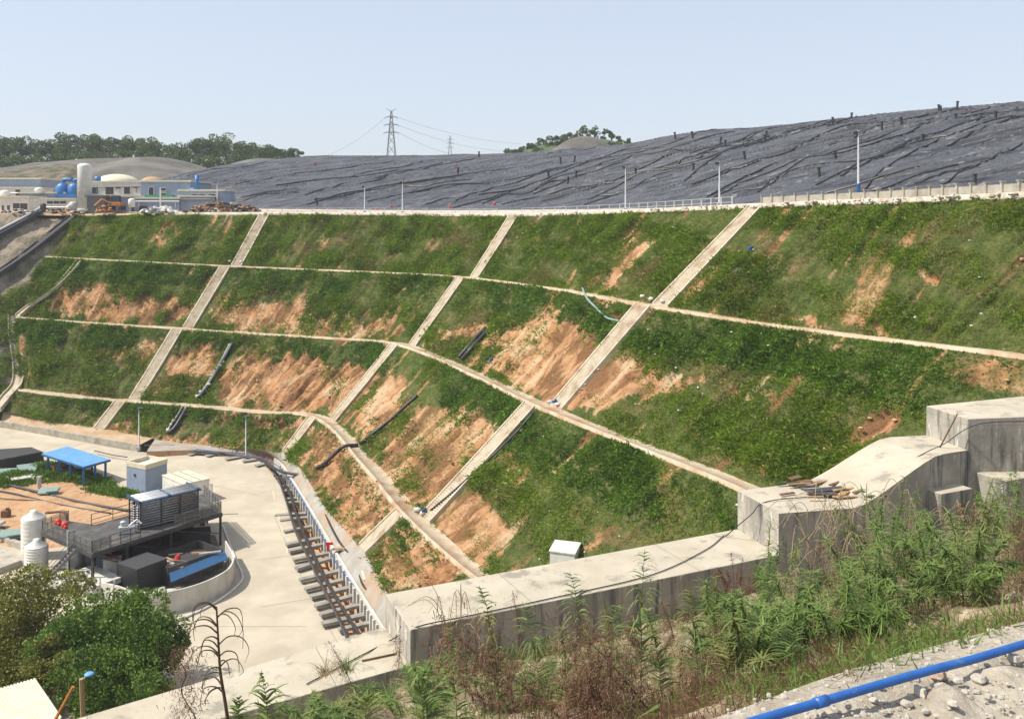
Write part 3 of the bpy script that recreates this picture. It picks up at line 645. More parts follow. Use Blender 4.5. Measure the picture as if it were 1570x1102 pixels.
# white channel wall
t = thing('channel_wall', 'long white concrete wall along the right side of the slatted trench', 'wall', Vector(rt[60]))
mb = MB(); mp_ = MB()
for i in range(30, len(rt)-4):
    a = Vector(rt[i]); b = Vector(rt[i+1]); mb.beam(a+Vector((-.12, -.05, -.75)), b+Vector((-.12, -.05, -.75)), .25, 2.1)
mb.build('wall', M['whitec'], t)
for i in range(34, len(rt)-6, 1):
    a = Vector(rt[i])+Vector((-.36, -.16, -.8)); MB().box(a, (.2, .2, 1.9), .6).build('rib', M['whitec'], t)
# beams over the trench
BM = [((60,358),(125,352)),((75,388),(140,383)),((105,415),(150,410)),((68,435),(140,432)),((108,475),(190,470)),((120,497),(200,490)),((135,552),(235,545)),((160,577),(240,568)),((180,632),(270,615)),((190,697),(285,678)),((205,730),(300,710)),((225,772),(330,752)),((240,815),(340,785)),((258,872),(450,828)),((285,918),(470,872)),((312,955),(495,912)),((335,1003),(525,950)),((360,1045),(555,995)),((368,1090),(585,1045)),((452,1120),(685,1068)),((500,1165),(740,1105))]
for i, (a, b) in enumerate(BM):
    A = P(380+a[0]*.3086, 620+a[1]*.3086, -35.62); B = P(380+b[0]*.3086, 620+b[1]*.3086, -35.62)
    if (B-A).length < 4.4: B = A+(B-A).normalized()*4.4
    o = MB().beam(A, B, .62+.1*(i % 3 == 0), .28).build('trench_beam', M['beam'], bevel=.02)
    tag(o, '%s grey concrete beam laid across the trench, counting from its far upper end' % ordn(i), 'beam', 'concrete beams across the trench')
for i, (a, b) in enumerate([((244,694),(257,690)),((265,696),(280,692)),((290,699),(305,695)),((317,701),(332,697)),((346,706),(368,702)),((372,709),(392,706)),((392,716),(408,712))]):
    A = G(*a); B = G(*b); A.z += .2; B.z += .2; tag(MB().beam(A, B, .9, .14).build('cover_slab', M['beam']), '%s thin grey cover slab from the left by the roadside black pipe' % ordn(i), 'slab', 'cover slabs beside the road')
def pipe(pts, r, mat, label, name='pipe', cat='pipe', n=6, sub=6):
    o = MB().tube(cr(pts, sub), r, n).build(name, mat, smooth=True); return tag(o, label, cat)
tl = lambda px, py, z: P(px, py, z)
pipe([P(222,683,-34.2),P(300,691,-34.3),P(370,699,-34.6),P(410,712,-35),P(440,748,-35.2),P(455,790,-35.2),P(475,840,-35.2),P(500,890,-35.2),P(530,940,-35.2),P(560,985,-35.2)], .15, M['black'], 'long thick black pipe running along the road edge and over the trench beams', 'black_pipe')
pipe([P(230,686,-34.4),P(310,695,-34.5),P(385,701,-34.8),P(420,725,-35),P(436,760,-35.2),P(452,812,-35.2),P(470,850,-35.2),P(492,895,-35.2),P(515,940,-35.2),P(535,985,-35.2)], .11, M['dark'], 'thinner grey pipe on the left side of the trench beside the thick one', 'grey_pipe')
pipe([P(300,688,-34.1),P(350,694,-34.2),P(400,702,-34.3),P(430,718,-34.4),P(460,760,-34.6),P(490,815,-34.6),P(515,862,-34.7),P(545,900,-34.7),P(580,945,-34.7)], .05, M['pipeblue'], 'blue hose running along the top of the white channel wall', 'blue_hose', 'hose')
pipe([P(462,736,-34.1),P(490,758,-34),P(500,790,-34),P(520,830,-34),P(545,860,-34.1),P(556,895,-34.3),P(578,918,-34.4)], .11, M['black'], 'thin black hose winding over the grey apron beside the slope foot', 'black_hose', 'hose')
pipe([P(400,704,-34),P(430,722,-34),P(470,728,-33.8),P(485,722,-33.2)], .2, M['black'], 'short black pipe joining the slope pipe to the trench', 'black_pipe')
# pipes on slopes
def spipe(pts, r, mat, label, name='black_pipe', dz=.4, cat='pipe', n=6):
    return pipe([SLOPE.hit(x, y, dz) for x, y in pts], r, mat, label, name, cat, n)
spipe([(640,612),(620,630),(600,648),(575,668),(552,686)], .24, M['black'], 'thick black pipe running down the bare slope to the lowest path', dz=.5)
spipe([(549,688),(528,690),(515,700),(498,716),(484,724)], .24, M['black'], 'thick black pipe bending down from the lowest path to the trench', dz=.5)
spipe([(752,508),(738,522),(722,540),(708,556)], .30, M['black'], 'upper of two short black pipes beside the orange bare patch')
spipe([(745,507),(730,522),(716,538),(703,553)], .26, M['black'], 'lower of two short black pipes beside the orange bare patch')
spipe([(357,530),(346,550),(332,575),(318,597),(305,614)], .34, M['black'], 'black pipe with pale bags beside it on the third terrace', dz=.45)
spipe([(352,533),(340,556),(327,578),(312,602),(300,616)], .22, M['grey'], 'pale grey pipe alongside the black pipe on the third terrace', 'grey_pipe', dz=.45)
spipe([(288,628),(278,644),(268,660),(258,668)], .34, M['black'], 'black pipe on the lowest terrace leading to the road', dz=.45)
spipe([(280,628),(272,642),(262,656),(256,668)], .22, M['grey'], 'pale grey pipe on the lowest terrace beside the black one', 'grey_pipe', dz=.45)
spipe([(893,448),(900,464),(915,480),(930,494),(950,500)], .13, M['teal'], 'thin grey green hose hanging from the highest path', 'hose', dz=.5, cat='hose')
spipe([(818,640),(790,672),(760,702),(720,738),(690,765),(660,790)], .10, M['black'], 'dark hose lying along the right side of the third terrace stairs', 'hose', dz=.5, cat='hose')
bags = [(352,534),(342,560),(338,566),(326,580),(320,594),(308,606),(303,612),(286,630),(280,634),(266,650),(262,656),(258,664),(1016,470),(985,462),(998,466),(352,405),(370,406),(843,624),(855,628),(648,795),(640,790)]
for i, (x, y) in enumerate(bags):
    q = SLOPE.hit(x, y, .55); mb = MB(); mb.rock(q, .34, 8)
    tag(mb.build('sandbag', M['whitec'], smooth=True), 'small pale sandbag lying on the slope, %s counting from the left of the terraces' % ordn(sorted(range(len(bags)), key=lambda k: bags[k]).index(i)), 'sandbag', 'pale sandbags on the slope')
for i, (x, y, m_, lb) in enumerate([(650,793,'dkblue','blue valve lying at the crossing of the lowest path and the right stairs'),(850,626,'pipeblue','blue valve on the middle path at the foot of the right stairs'),(753,560,'pipeblue','small blue can beside the orange bare patch'),(1150,392,'pipeblue','small blue scrap on the top terrace right of the right stairs'),(143,334,'canopyb','small bright blue cover at the top left corner of the slope')]):
    q = SLOPE.hit(x, y, .7); mb = MB().box(q, (.5, .3, .22), .5).box(q+Vector((.12, -.06, .18)), (.2, .2, .2), .2); tag(mb.build('valve_box', M[m_], bevel=.03), lb, 'valve')
# landing at right stairs foot + sheet
q = [P(515,838,-34.2), P(560,838,-33.8)]
tag(MB().beam(q[0], q[1], 1.5, .2).build('landing', M['stairc']), 'concrete landing between the right stairs and the white channel wall', 'landing')
tag(MB().box(P(503,838,-33.9), (.3, .1, .9)).box(P(505,833,-33.6), (.75, .1, .25)).build('red_sign', M['red']), 'small red sign standing on the white channel wall', 'sign')
tag(MB().box(P(572,880,-33.9), (2, 1.8, .1), .3, .1).build('yellow_board', M['yellowroof']), 'pale yellow board lying on the apron near the slope foot', 'board')
# lamp posts
def lamp(px, y0, y1, D, label, blue=False):
    b = Q(px, y1, D); h = (y1-y0)/F*D; t = thing('street_lamp', label, 'street lamp', b, 'street lamps')
    MB().lathe(b, [(.16, 0), (.16, .1), (.13, .12), (.055, h)], 8).build('pole', M['lampg'], t, smooth=True)
    if blue: MB().lathe(b, [(.2, 0), (.2, 1.6), (.17, 1.65)], 8).build('sleeve', M['dkblue'], t)
    MB().box((b.x, b.y, b.z+.2), (.5, .5, .5)).build('base', M['concrete'], t)
    MB().box((b.x+.25, b.y-.1, b.z+h), (.8, .3, .12)).build('lamp_head', M['grey'], t, bevel=.03)
    MB().box((b.x-.25, b.y, b.z+h-.45), (.5, .04, .35), 0, .6).build('solar_panel', M['glass'], t)
g1 = G(213,692); g2 = G(377,702)
lamp(213,625,690, g1.y, 'white street lamp by the roadside wall at the foot of the left stairs')
lamp(377,637,702, g2.y, 'white street lamp beside the road bend behind the black pipe')
for i, (x, y0, D, lb) in enumerate([(559,283,175,'far white street lamp on the crest, left one of the pair above the green terraces'),(617,276,172,'far white street lamp on the crest, right one of the pair above the green terraces'),(959,252,138,'street lamp on the crest between the middle and right stairs'),(1103,245,108,'white street lamp on the crest just left of the right stairs'),(1316,197,89,'tallest white street lamp on the crest with a dark blue foot'),(333,277,196,'white street lamp in front of the low blue grey building')]):
    pb = at_px(crest, x); lamp(x, y0, YH-(pb.z+.4)/D*F, D, lb, blue=(i == 4))
# ============================================================ plant buildings on the plateau, upper left
def bld(x0, x1, y0, y1, D, mat, label, depth=10, trim='cream', wins=(), skew=0, base=None, name='plant_building', side=None):
    """box facing the camera: photo pixels of its front, distance D; wins = (x0, x1, y0, y1, kind)"""
    a = Q(x0, y1, D); b = Q(x1, y1, D+skew); z1 = (YH-y0)/F*D; z0 = a.z-.6
    t = thing(name, label, 'building', Vector(((a.x+b.x)/2, D, z0)))
    d = Vector((b.x-a.x, b.y-a.y, 0)).normalized(); nrm = Vector((-d.y, d.x, 0))
    c = [a, b, b+nrm*depth, a+nrm*depth]
    MB().prism(c, z0, z1).build('wall', M[mat], t)
    o = .25; c2 = [a-d*o-nrm*o, b+d*o-nrm*o, b+d*o+nrm*(depth+o), a-d*o+nrm*(depth+o)]
    MB().prism(c2, z1, z1+.35).build('roof', M[trim], t)
    for w in wins:
        X0, X1, Y0, Y1 = w[:4]; k = w[4] if len(w) > 4 else 'window'
        wa = a+d*((X0-x0)/(x1-x0)*(b-a).length); wb = a+d*((X1-x0)/(x1-x0)*(b-a).length); za = (YH-Y1)/F*D; zb = (YH-Y0)/F*D
        m = MB().prism([wa-nrm*.05, wb-nrm*.05, wb+nrm*.1, wa+nrm*.1], za, zb); f = m.build('window' if k == 'window' else 'door', M['glass'] if k == 'window' else M['dark'], t)
        if k == 'window':
            fr = MB(); 
            for p, q in ((wa, zb), (wa, za)): fr.beam(Vector((wa.x, wa.y, q))-nrm*.08, Vector((wb.x, wb.y, q))-nrm*.08, .12, .1)
            n = max(1, int((wb-wa).length/1.3))
            for i in range(n+1): p = wa+(wb-wa)*(i/n); fr.beam(Vector((p.x, p.y, za))-nrm*.08, Vector((p.x, p.y, zb))-nrm*.08, .09, .09)
            fr.build('frame', M['white'], f)
    return t, d, nrm
bld(-40, 62, 275, 300, 222, 'bluegrey', 'far blue grey block with a flat cream roof at the left edge of the plant', 12)
bld(-30, 52, 289, 322, 212, 'white', 'white building with dark openings below the far blue grey block', 9, wins=((7,14,292,300,'door'),(24,31,291,300,'door')))
bld(30, 100, 297, 322, 205, 'bluegrey', 'long blue grey shed with cream roof left of the tall white tank', 9, wins=((49,58,301,303),))
bld(-60, 44, 303, 327, 196, 'white', 'white hut with pinkish flat roof and dark doorway at far left', 7, wins=((3,6,315,326,'door'),(11,15,315,326,'door'),(20,30,312,326,'door'),(31,42,312,326,'door')))
bld(64, 119, 306, 325, 197, 'white', 'white workshop with a row of windows and cream roof left of the tall tank', 7, wins=((72,102,308,313),(66,100,317,323,'door')))
bld(138, 217, 280, 312, 207, 'white', 'two storey white building with windows behind the tall white tank', 12, wins=((141,151,285,298),(162,174,287,298,'door'),(177,186,286,290),(190,200,285,298),(204,212,285,289)))
bld(216, 292, 279, 320, 203, 'bluegrey', 'blue grey hall with two tall windows and a slanting cream roof edge', 14, wins=((228,236,287,300),(247,255,288,293),(247,255,296,300)))
bld(162, 201, 302, 325, 193, 'bluegrey', 'low blue grey workshop with cream roof beside the grey fence panels', 6)
bld(205, 275, 305, 326, 193.5, 'bluegrey', 'low blue grey garage with a white end wall and green roof cover', 7, wins=((213,226,316,326,'door'),))
tag(MB().beam(Q(225,303,195), Q(266,303,195), 2.0, 1.1).build('green_cover', M['green']), 'bright green cover lying on the roof of the low garage', 'cover')
bld(274, 343, 293, 322, 198, 'bluegrey', 'blue grey annex with a row of small windows at the right end of the plant', 8, wins=((293,315,297,301),(319,331,297,301),(320,332,304,315,'door')))
bld(274, 322, 302, 326, 194, 'bluegrey', 'low blue grey lean-to in front of the annex', 3.5)
bld(127, 161, 302, 325, 191, 'grey', 'grey fluted metal enclosure at the foot of the tall white tank', 3, trim='grey', name='metal_enclosure')
for i, (x0, y0, x1, y1, D, mm, lb) in enumerate([(60,318,118,318,195,'galv','pale pipe run along the front of the white workshop'),(205,309,275,309,192.5,'galv','pale pipe run on the wall of the low garage'),(140,287,215,286,206.4,'grey','grey pipe run along the two storey white building'),(275,306,322,306,193.4,'grey','grey pipe run on the lean-to front'),(0,296,60,296,211,'galv','pale pipe along the roof edge of the white building at far left')]):
    tag(MB().tube([Q(x0,y0,D), Q(x1,y1,D)], .14, 6).tube([Q(x0+8,y0,D), Q(x0+8,y0+9,D)], .1, 5).tube([Q(x1-6,y1,D), Q(x1-6,y1+9,D)], .1, 5).build('wall_pipe', M[mm]), lb, 'pipe')
for i, (x, y, D, r_, h_, mm, lb) in enumerate([(112,323,193,.8,1.6,'galv','small pale drum in front of the white workshop'),(106,323,192.5,.5,1.0,'yellowroof','small yellow drum in front of the white workshop'),(8,302,200,1.0,1.2,'white','small white roof tank on the hut at far left'),(202,318,190,.7,1.6,'white','small white drum between the workshop and the garage'),(66,322,193,.6,1.2,'dark','small dark drum beside the white hut'),(60,296,204,.9,1.0,'white','small white roof tank on the long blue grey shed')]):
    tag(MB().lathe(Q(x,y,D), [(r_,0),(r_,h_),(r_*.6,h_+.2),(.1,h_+.3)], 14).build('drum', M[mm], smooth=True), lb, 'drum')
# domes behind
for x0, x1, y0, y1, lb, D in ((148,212,267,282,'pale low dome roof behind the two storey white building',240),(216,250,271,281,'smaller pale earth mound behind the plant right of the dome',242)):
    a = Q(x0, y1, D); b = Q(x1, y1, D); r = (b-a).length/2; c = (a+b)/2; h = (y1-y0)/F*D
    o = MB().lathe((c.x, c.y, c.z-3), [(r, 0), (r, 3)]+[(r*math.cos(k*math.pi/16), 3+h*math.sin(k*math.pi/16)) for k in range(1, 8)]+[(.3, 3+h)], 28).build('dome_roof', M['dirt'] if x0 > 200 else M['cream'], smooth=True); tag(o, lb, 'dome')
# tall tank
b = Q(129.5, 323, 192); r = 20.5/F*192/2; H = (323-252)/F*192
t = thing('storage_tank', 'tall white cylindrical tank standing at the edge of the plateau', 'tank', b)
MB().lathe(b, [(r, -.5), (r, H-.5), (r*.93, H-.15), (r*.6, H+.1), (.2, H+.2)], 32).build('shell', M['white'], t, smooth=True)
MB().lathe(b, [(r+.12, 0), (r+.12, .35), (r+.02, .4)], 32).build('base_ring', M['white'], t)
MB().tube([b+Vector((-r*.8, -r*.75, 0)), b+Vector((-r*.8, -r*.75, H-.5))], .06, 5).build('pipe', M['grey'], t)
# scrubbers
for i, (x, lb) in enumerate(((96, 'left blue scrubber drum with a bent duct left of the tall tank'), (114, 'right blue scrubber drum with a bent duct just left of the tall tank'))):
    b = Q(x, 298, 206); r = 1.45; t = thing('scrubber', lb, 'scrubber', b, 'blue scrubbers')
    MB().lathe(b, [(r, -1.5), (r, 1.8), (r*.6, 2.3), (.5, 2.6)], 20).build('drum', M['blue'], t, smooth=True)
    MB().tube(cr([b+Vector((0, 0, 2)), b+Vector((.1, 0, 3)), b+Vector((.8, 0, 3.3)), b+Vector((2.1, 0, 3.2))], 4), .45, 10).build('duct', M['blue'], t, smooth=True)
MB_ = MB().beam(Q(86,300,205), Q(118,300,205), 1.2, .8).beam(Q(86,306,205), Q(118,306,205), .3, 1.6); tag(MB_.build('scrubber_skid', M['blue']), 'blue steel base skid under the two scrubber drums', 'skid')
tag(MB().tube([Q(302,292,203), Q(302,269,203)], .45, 8).tube([Q(302.5,291,203), Q(291,291,203)], .45, 8).build('blue_chimney', M['blue'], smooth=True), 'thin blue chimney pipe rising at the right end of the hall', 'chimney')
tag(MB().tube([Q(150,280,214), Q(150,271,214)], .7, 10).build('blue_vent', M['blue'], smooth=True), 'short blue roof vent beside the tall white tank', 'vent')
tag(MB().box(Q(264,279.5,206), (2.6, 2, .7)).build('roof_unit', M['canopyb'], bevel=.1), 'small bright blue unit on the roof of the hall', 'roof unit')
tag(MB().tube([Q(246,319,191), Q(246,288,191)], .16, 6).build('pole', M['white']), 'white pole in front of the low blue grey garage', 'pole')
# excavator
b = Q(179, 322, 190); t = thing('excavator', 'small dusty orange excavator parked between the plant buildings', 'excavator', b)
for s in (-1, 1): MB().box(b+Vector((s*1.1, 0, .4)), (.5, 3, .8)).build('track', M['dark'], t, bevel=.15)
MB().box(b+Vector((0, .2, 1.2)), (2.4, 2.4, .8)).build('body', M['orange'], t, bevel=.1)
MB().box(b+Vector((-.1, -.1, 2.3)), (1.6, 1.4, 1.4)).build('cab', M['glass'], t, bevel=.1)
MB().tube([b+Vector((-.9, -1, 1.4)), b+Vector((-2.4, -1.6, 2.2)), b+Vector((-3.8, -1.8, .8))], .2, 6).build('arm', M['orange'], t)
MB().box(b+Vector((-4, -1.8, .5)), (.8, .8, .7), .2).build('bucket', M['grey'], t)
def heap(x0, x1, yb, h, D, mats, n, label, cat='heap', kindname='debris_heap', s=.5):
    c = Q((x0+x1)/2, yb, D); L = (x1-x0)/F*D; t = thing(kindname, label, cat, c)
    for mn in mats:
        mb = MB()
        for _ in range(n):
            u = random.uniform(-.5, .5); hh = h*(1-(2*u)**2)*random.random(); p = c+Vector((u*L, random.uniform(-1.5, 1.5), hh))
            if random.random() < .5: mb.box(p, (random.uniform(.3, 2.2)*s*2, random.uniform(.1, .5), random.uniform(.08, .4)), random.uniform(0, 3), random.uniform(-.6, .6))
            else: mb.rock(p, random.uniform(.2, .6)*s*1.5, 6)
        o = mb.build('debris', M[mn], t); o['kind'] = 'stuff'
heap(285, 395, 326, 2.3, 187, ['rust','wood','cream','dark','soil'], 60, 'long heap of broken timber and rubble in front of the annex')
heap(358, 400, 326, 1.6, 186, ['dark','grey','wood'], 30, 'dark rubbish heap at the head of the left stairs')
heap(218, 270, 326, 1.2, 187, ['white','galv'], 26, 'white sheets piled in front of the low garage', s=.9)
heap(152, 170, 325, 1.4, 188, ['orange','soil'], 16, 'orange soil pile beside the excavator')
heap(0, 60, 327, .8, 186, ['dark','grey','white'], 14, 'scattered scrap in front of the white hut')
heap(60, 125, 326, .8, 190, ['dark','grey','white','orange'], 14, 'scattered scrap in front of the white workshop')
# ------------------------------------------------------------ hills and far trees
def hill(pts, D, back, mat, name='hill', yb=330, seed=3, amp=.8):
    top = cr([Q(x, y, D) for x, y in pts], 10); n = len(top); rows = []
    for k in range(26):
        s = k/25; q = top.copy(); q[:, 1] -= (1-s)*back; q[:, 2] = top[:, 2]*np.sin(s*math.pi/2)**.8+(-3)*(1-s); q[:, 0] *= 1-(1-s)*back/D*.8; q[:, 2] += fbm(q[:, 0]*.06, q[:, 1]*.06, seed)*amp*3*min(1, (1-s)*4); rows.append(q)
    q = top.copy(); q[:, 1] += back*1.2; q[:, 2] = -5; rows.append(q)
    V = np.vstack(rows); return struct(link_mesh(name, V, grid_faces(27, n), mat, smooth=True, origin=(0, 0, 0)))
M['greyhill'] = pm('grey_net_hill', (.115,.108,.095), (.16,.15,.13), .12, .95, .2, .5, c3=(.085,.08,.068), s3=.05, t3=.52, w3=.06)
M['brownhill'] = pm('brown_hill', (.11,.095,.055), (.17,.135,.085), .3, .95, .5, .8, c3=(.05,.055,.028), s3=.25, t3=.5, w3=.05)
M['greenhill'] = pm('green_hill', (.05,.075,.03), (.08,.11,.04), .1, .95)
hill([(-330,280),(-150,268),(0,258),(60,250),(130,244),(180,243),(240,241),(285,248),(330,262),(380,275)], 340, 70, M['greyhill'])
hill([(-330,285),(-100,276),(0,262),(60,255),(110,251),(128,258),(150,272),(170,290)], 318, 70, M['brownhill'], seed=9)
hill([(300,268),(340,256),(370,247),(405,243),(460,250),(520,262)], 352, 40, M['greyhill'], seed=14)
hill([(-500,262),(-200,255),(0,248),(150,250),(300,252),(460,252),(600,268)], 455, 60, M['greenhill'], seed=20)
hill([(700,250),(770,238),(830,222),(880,212),(930,214),(970,226),(1040,245)], 405, 60, M['greenhill'], seed=22)
hill([(835,238),(852,226),(872,214),(893,209),(912,211),(930,220),(950,232)], 372, 25, M['dirt'] if False else M['greyhill'], seed=24, name='mound', amp=.3)
def crown(C, rad, n, leaf, mat, parent=None, name='crown', clumps=9, dens=0, origin=None, flat=.8, squash=1., inner=.55):
    """leaf faces in several clumps through the crown's volume"""
    C = np.array(C); R = np.array(rad)
    d = RNG.normal(0, 1, (clumps, 3)); d /= np.linalg.norm(d, axis=1)[:, None]; d[:, 2] = d[:, 2]*.9+.1
    cc = C+d*R*RNG.uniform(.35, .85, (clumps, 1)); cr_ = R.mean()*RNG.uniform(.20 if clumps < 22 else .30, .50, clumps)
    k = RNG.integers(0, clumps, n); u = RNG.normal(0, 1, (n, 3)); u /= np.linalg.norm(u, axis=1)[:, None]
    rr = RNG.uniform(inner, 1.08, (n, 1))**.6; p = cc[k]+u*rr*cr_[k][:, None]*np.array([1.1, 1.1, flat])
    dr = u+RNG.normal(0, .8, (n, 3)); dr /= np.linalg.norm(dr, axis=1)[:, None]
    s = np.cross(dr, RNG.normal(0, 1, (n, 3))); s /= np.linalg.norm(s, axis=1)[:, None]; L = leaf*RNG.uniform(.6, 1.4, (n, 1))
    V = np.stack([p-dr*L*.5, p+s*L*.32, p+dr*L*.5, p-s*L*.32], 1).reshape(-1, 3); Fc = np.arange(4*n).reshape(-1, 4)
    r = np.repeat(RNG.random(n)*.6+.4*RNG.random(clumps)[k], 4)
    return link_mesh(name, V, Fc, mat, parent, origin=origin, rnd=r), cc
def tree(b, h, w, mat, label, cat='tree', group=None, n=1800, leaf=.9, trunk=.35, name='broadleaf_tree', clumps=10, cz=.62, rz=.40):
    b = Vector(b); t = thing(name, label, cat, b, group); C = b+Vector((0, 0, h*cz))
    c, cc = crown(C, (w/2, w/2, h*rz), n, leaf, M[mat], t, clumps=clumps)
    mb = MB().tube([b-Vector((0, 0, .5)), b+Vector((.1*w*random.uniform(-.3, .3), 0, h*.35)), C], [trunk, trunk*.7, trunk*.35], 7)
    for q in cc[:6]: mb.tube([b+Vector((0, 0, h*.3)), (b+Vector((0, 0, h*.45))+Vector(q))/2, Vector(q)], [trunk*.45, trunk*.3, trunk*.12], 5)
    mb.build('trunk', M['bark'], t); return t
tops = [(-75,214),(-45,212),(-18,212),(12,209),(35,207),(62,210),(85,213),(108,206),(135,204),(158,206),(180,208),(203,206),(228,214),(243,212),(262,222),(286,221),(305,212),(330,208),(349,207),(372,217),(392,222),(412,223),(432,228),(450,229)]
for i, (x, y) in enumerate(tops):
    D = 425+random.uniform(-12, 12); yb = 256+random.uniform(-3, 3); b = Q(x+random.uniform(-3, 3), yb, D); h = (yb-y)/F*D
    tree(b, h*1.05, random.uniform(40, 50)/F*D if h > 9 else 32/F*D, 'farleaf', '%s dark green tree from the left on the ridge behind the plant' % ordn(i), group='trees along the ridge behind the plant', n=3000, leaf=.75, clumps=18, cz=.56, rz=.46)
low_ = [(-60,238),(-30,236),(5,236),(30,238),(50,234),(75,236),(100,234),(122,230),(150,228),(170,232),(195,230),(220,234),(236,232),(255,234),(275,238),(295,240),(318,236),(340,234),(362,236),(384,238),(402,240),(425,240),(445,241)]
for i, (x, y) in enumerate(low_):
    D = 402+random.uniform(-8, 8); b = Q(x, 262, D)
    tree(b, (262-y)/F*D, 40/F*D, 'farleaf', '%s lower bushy tree from the left along the foot of the ridge wood' % ordn(i), group='lower trees along the foot of the ridge wood', n=1300, leaf=.8, clumps=11, cz=.52, rz=.48)
for i, (x, y, yb) in enumerate([(778,228,240),(795,224,240),(812,218,238),(828,211,236),(843,206,232),(858,203,230),(873,203,228),(884,205,225),(942,214,230),(956,212,232),(822,226,240),(848,220,238)]):
    D = 398+random.uniform(-8, 8); b = Q(x, yb+3, D); tree(b, (yb+3-y)/F*D, 24/F*D, 'farleaf', '%s rounded tree from the left on the far green knoll behind the membrane hill' % ordn(i), group='trees on the far knoll', n=1000, leaf=.7, clumps=9, cz=.52, rz=.46)
for i, (x, y) in enumerate([(893,192),(903,190),(912,187),(925,196),(938,200),(950,207),(963,212)]):
    D = 412; b = Q(x, 228, D); tree(b, (228-y)/F*D, 15/F*D, 'farleaf', '%s slender open crowned tree from the left behind the bare mound' % ordn(i), group='slender trees behind the mound', n=420, leaf=.7, clumps=7)
# ------------------------------------------------------------ pylons and lines
def pylon(x, y0, y1, D, label):
    b = Q(x, y1+14, D); H = (y1+14-y0)/F*D; t = thing('electricity_pylon', label, 'pylon', b, 'lattice pylons'); mb = MB(); w0 = H*.085; r = H*.004
    lv = [0, .2, .38, .52, .64, .74, .83, .91, 1.]; wd = lambda s: w0*(1-s*.95)+.15
    cs = [[b+Vector((sx*wd(s), sy*wd(s), s*H)) for sx, sy in ((-1,-1),(1,-1),(1,1),(-1,1))] for s in lv]
    for a, c in zip(cs, cs[1:]):
        for k in range(4): mb.beam(a[k], c[k], r*2, r*2); mb.beam(a[k], c[(k+1) % 4], r*1.2, r*1.2); mb.beam(a[(k+1) % 4], c[k], r*1.2, r*1.2)
    mb.build('tower', M['galvdark'], t); arms = []
    for s, w in ((.60, .16), (.74, .15), (.88, .13)):
        m = MB()
        for sg in (-1, 1):
            e = b+Vector((sg*w*H*.85, 0, s*H)); arms.append(e)
            for yy in (-1, 1): m.beam(b+Vector((0, yy*.6, s*H+.03*H)), e, r*1.6, r*1.6); m.beam(b+Vector((0, yy*.6, s*H)), e, r*1.6, r*1.6)
            m.tube([e, e-Vector((0, 0, .03*H))], r*1.3, 4)
        m.build('cross_arm', M['galvdark'], t)
    m = MB()
    for sg in (-1, 1): m.beam(b+Vector((0, 0, H*.98)), b+Vector((sg*.09*H, 0, H*1.04)), r*2, r*2)
    m.build('earth_horn', M['galvdark'], t); return arms
M['galvdark'] = pm('weathered_steel', (.20,.21,.22), (.15,.16,.17), 3, .6)
A1 = pylon(600, 170, 240, 560, 'large lattice pylon standing behind the membrane hill')
A2 = pylon(690, 209, 238, 900, 'smaller distant lattice pylon to the right of the large one')
def cable(a, b, sag, lab, r=.07):
    a = Vector(a); b = Vector(b); pts = [a.lerp(b, k/20)-Vector((0, 0, sag*4*(k/20)*(1-k/20))) for k in range(21)]; tag(MB().tube(pts, r, 4).build('power_line', M['dark']), lab, 'cable')
cable(A1[5], Q(800,221,640), 3, 'uppermost power line running right from the large pylon'); cable(A1[3], Q(772,232,640), 3, 'middle power line running right from the large pylon'); cable(A1[1], Q(705,239,640), 2, 'lowest power line running right from the large pylon')
cable(A1[4], Q(488,244,520), 3, 'power line running down left from the large pylon', .06)
# ------------------------------------------------------------ things on the membrane hill
vents = [(1063,208),(1036,209),(1103,217),(1111,222),(1175,208),(1174,214),(1277,187),(1305,180),(1384,188),(1439,168),(1442,170),(1467,163),(1467,183),(1527,180),(1143,240),(1283,240),(1415,215),(1352,195),(1063,258),(880,245),(860,247),(842,270),(882,268),(870,278),(975,265),(702,263),(1495,278),(1257,266),(735,238),(487,310)]
for i, (x, y) in enumerate(sorted(vents)):
    q = MEMS.hit(x, y+4); h = 6.5/F*q.y+.5; ln = random.uniform(-.25, .25); mb = MB().tube([q-Vector((0, 0, .5)), q+Vector((ln*h, 0, h))], .10+.0006*q.y, 7).tube([q+Vector((ln*h, 0, h*.95)), q+Vector((ln*h*1.05, 0, h*1.05))], .15+.0008*q.y, 7)
    tag(mb.build('gas_vent', M['black']), '%s black vent stub from the left standing on the black membrane hill' % ordn(i), 'vent', 'vent stubs on the membrane hill')
ropes = [[(1570,178),(1480,190),(1390,222),(1300,248),(1200,262),(1080,306)],[(1560,200),(1450,232),(1370,265),(1320,300)],[(1480,170),(1380,195),(1300,205),(1220,240),(1150,262),(1060,290)],[(1330,183),(1240,206),(1180,222),(1110,247),(1040,290)],[(1130,208),(1060,222),(1000,236),(900,262),(820,290),(730,306)],[(960,245),(880,262),(790,282),(700,290),(560,312)],[(1500,225),(1420,235),(1330,262),(1250,290)],[(1570,235),(1500,262),(1440,290)],[(850,258),(760,270),(650,285),(540,300),(470,316)],[(1150,200),(1090,205),(1020,228),(960,240)],[(740,245),(640,262),(540,275),(420,290)],[(1240,190),(1180,205),(1100,232),(1000,262),(940,285)],[(620,250),(520,262),(430,275),(360,292)],[(1040,262),(960,285),(900,310)],[(1450,200),(1330,232),(1230,262),(1160,300)],[(1550,165),(1440,192),(1380,206)],[(1330,262),(1230,268),(1180,290),(1120,300)]]
R3 = random.Random(11)
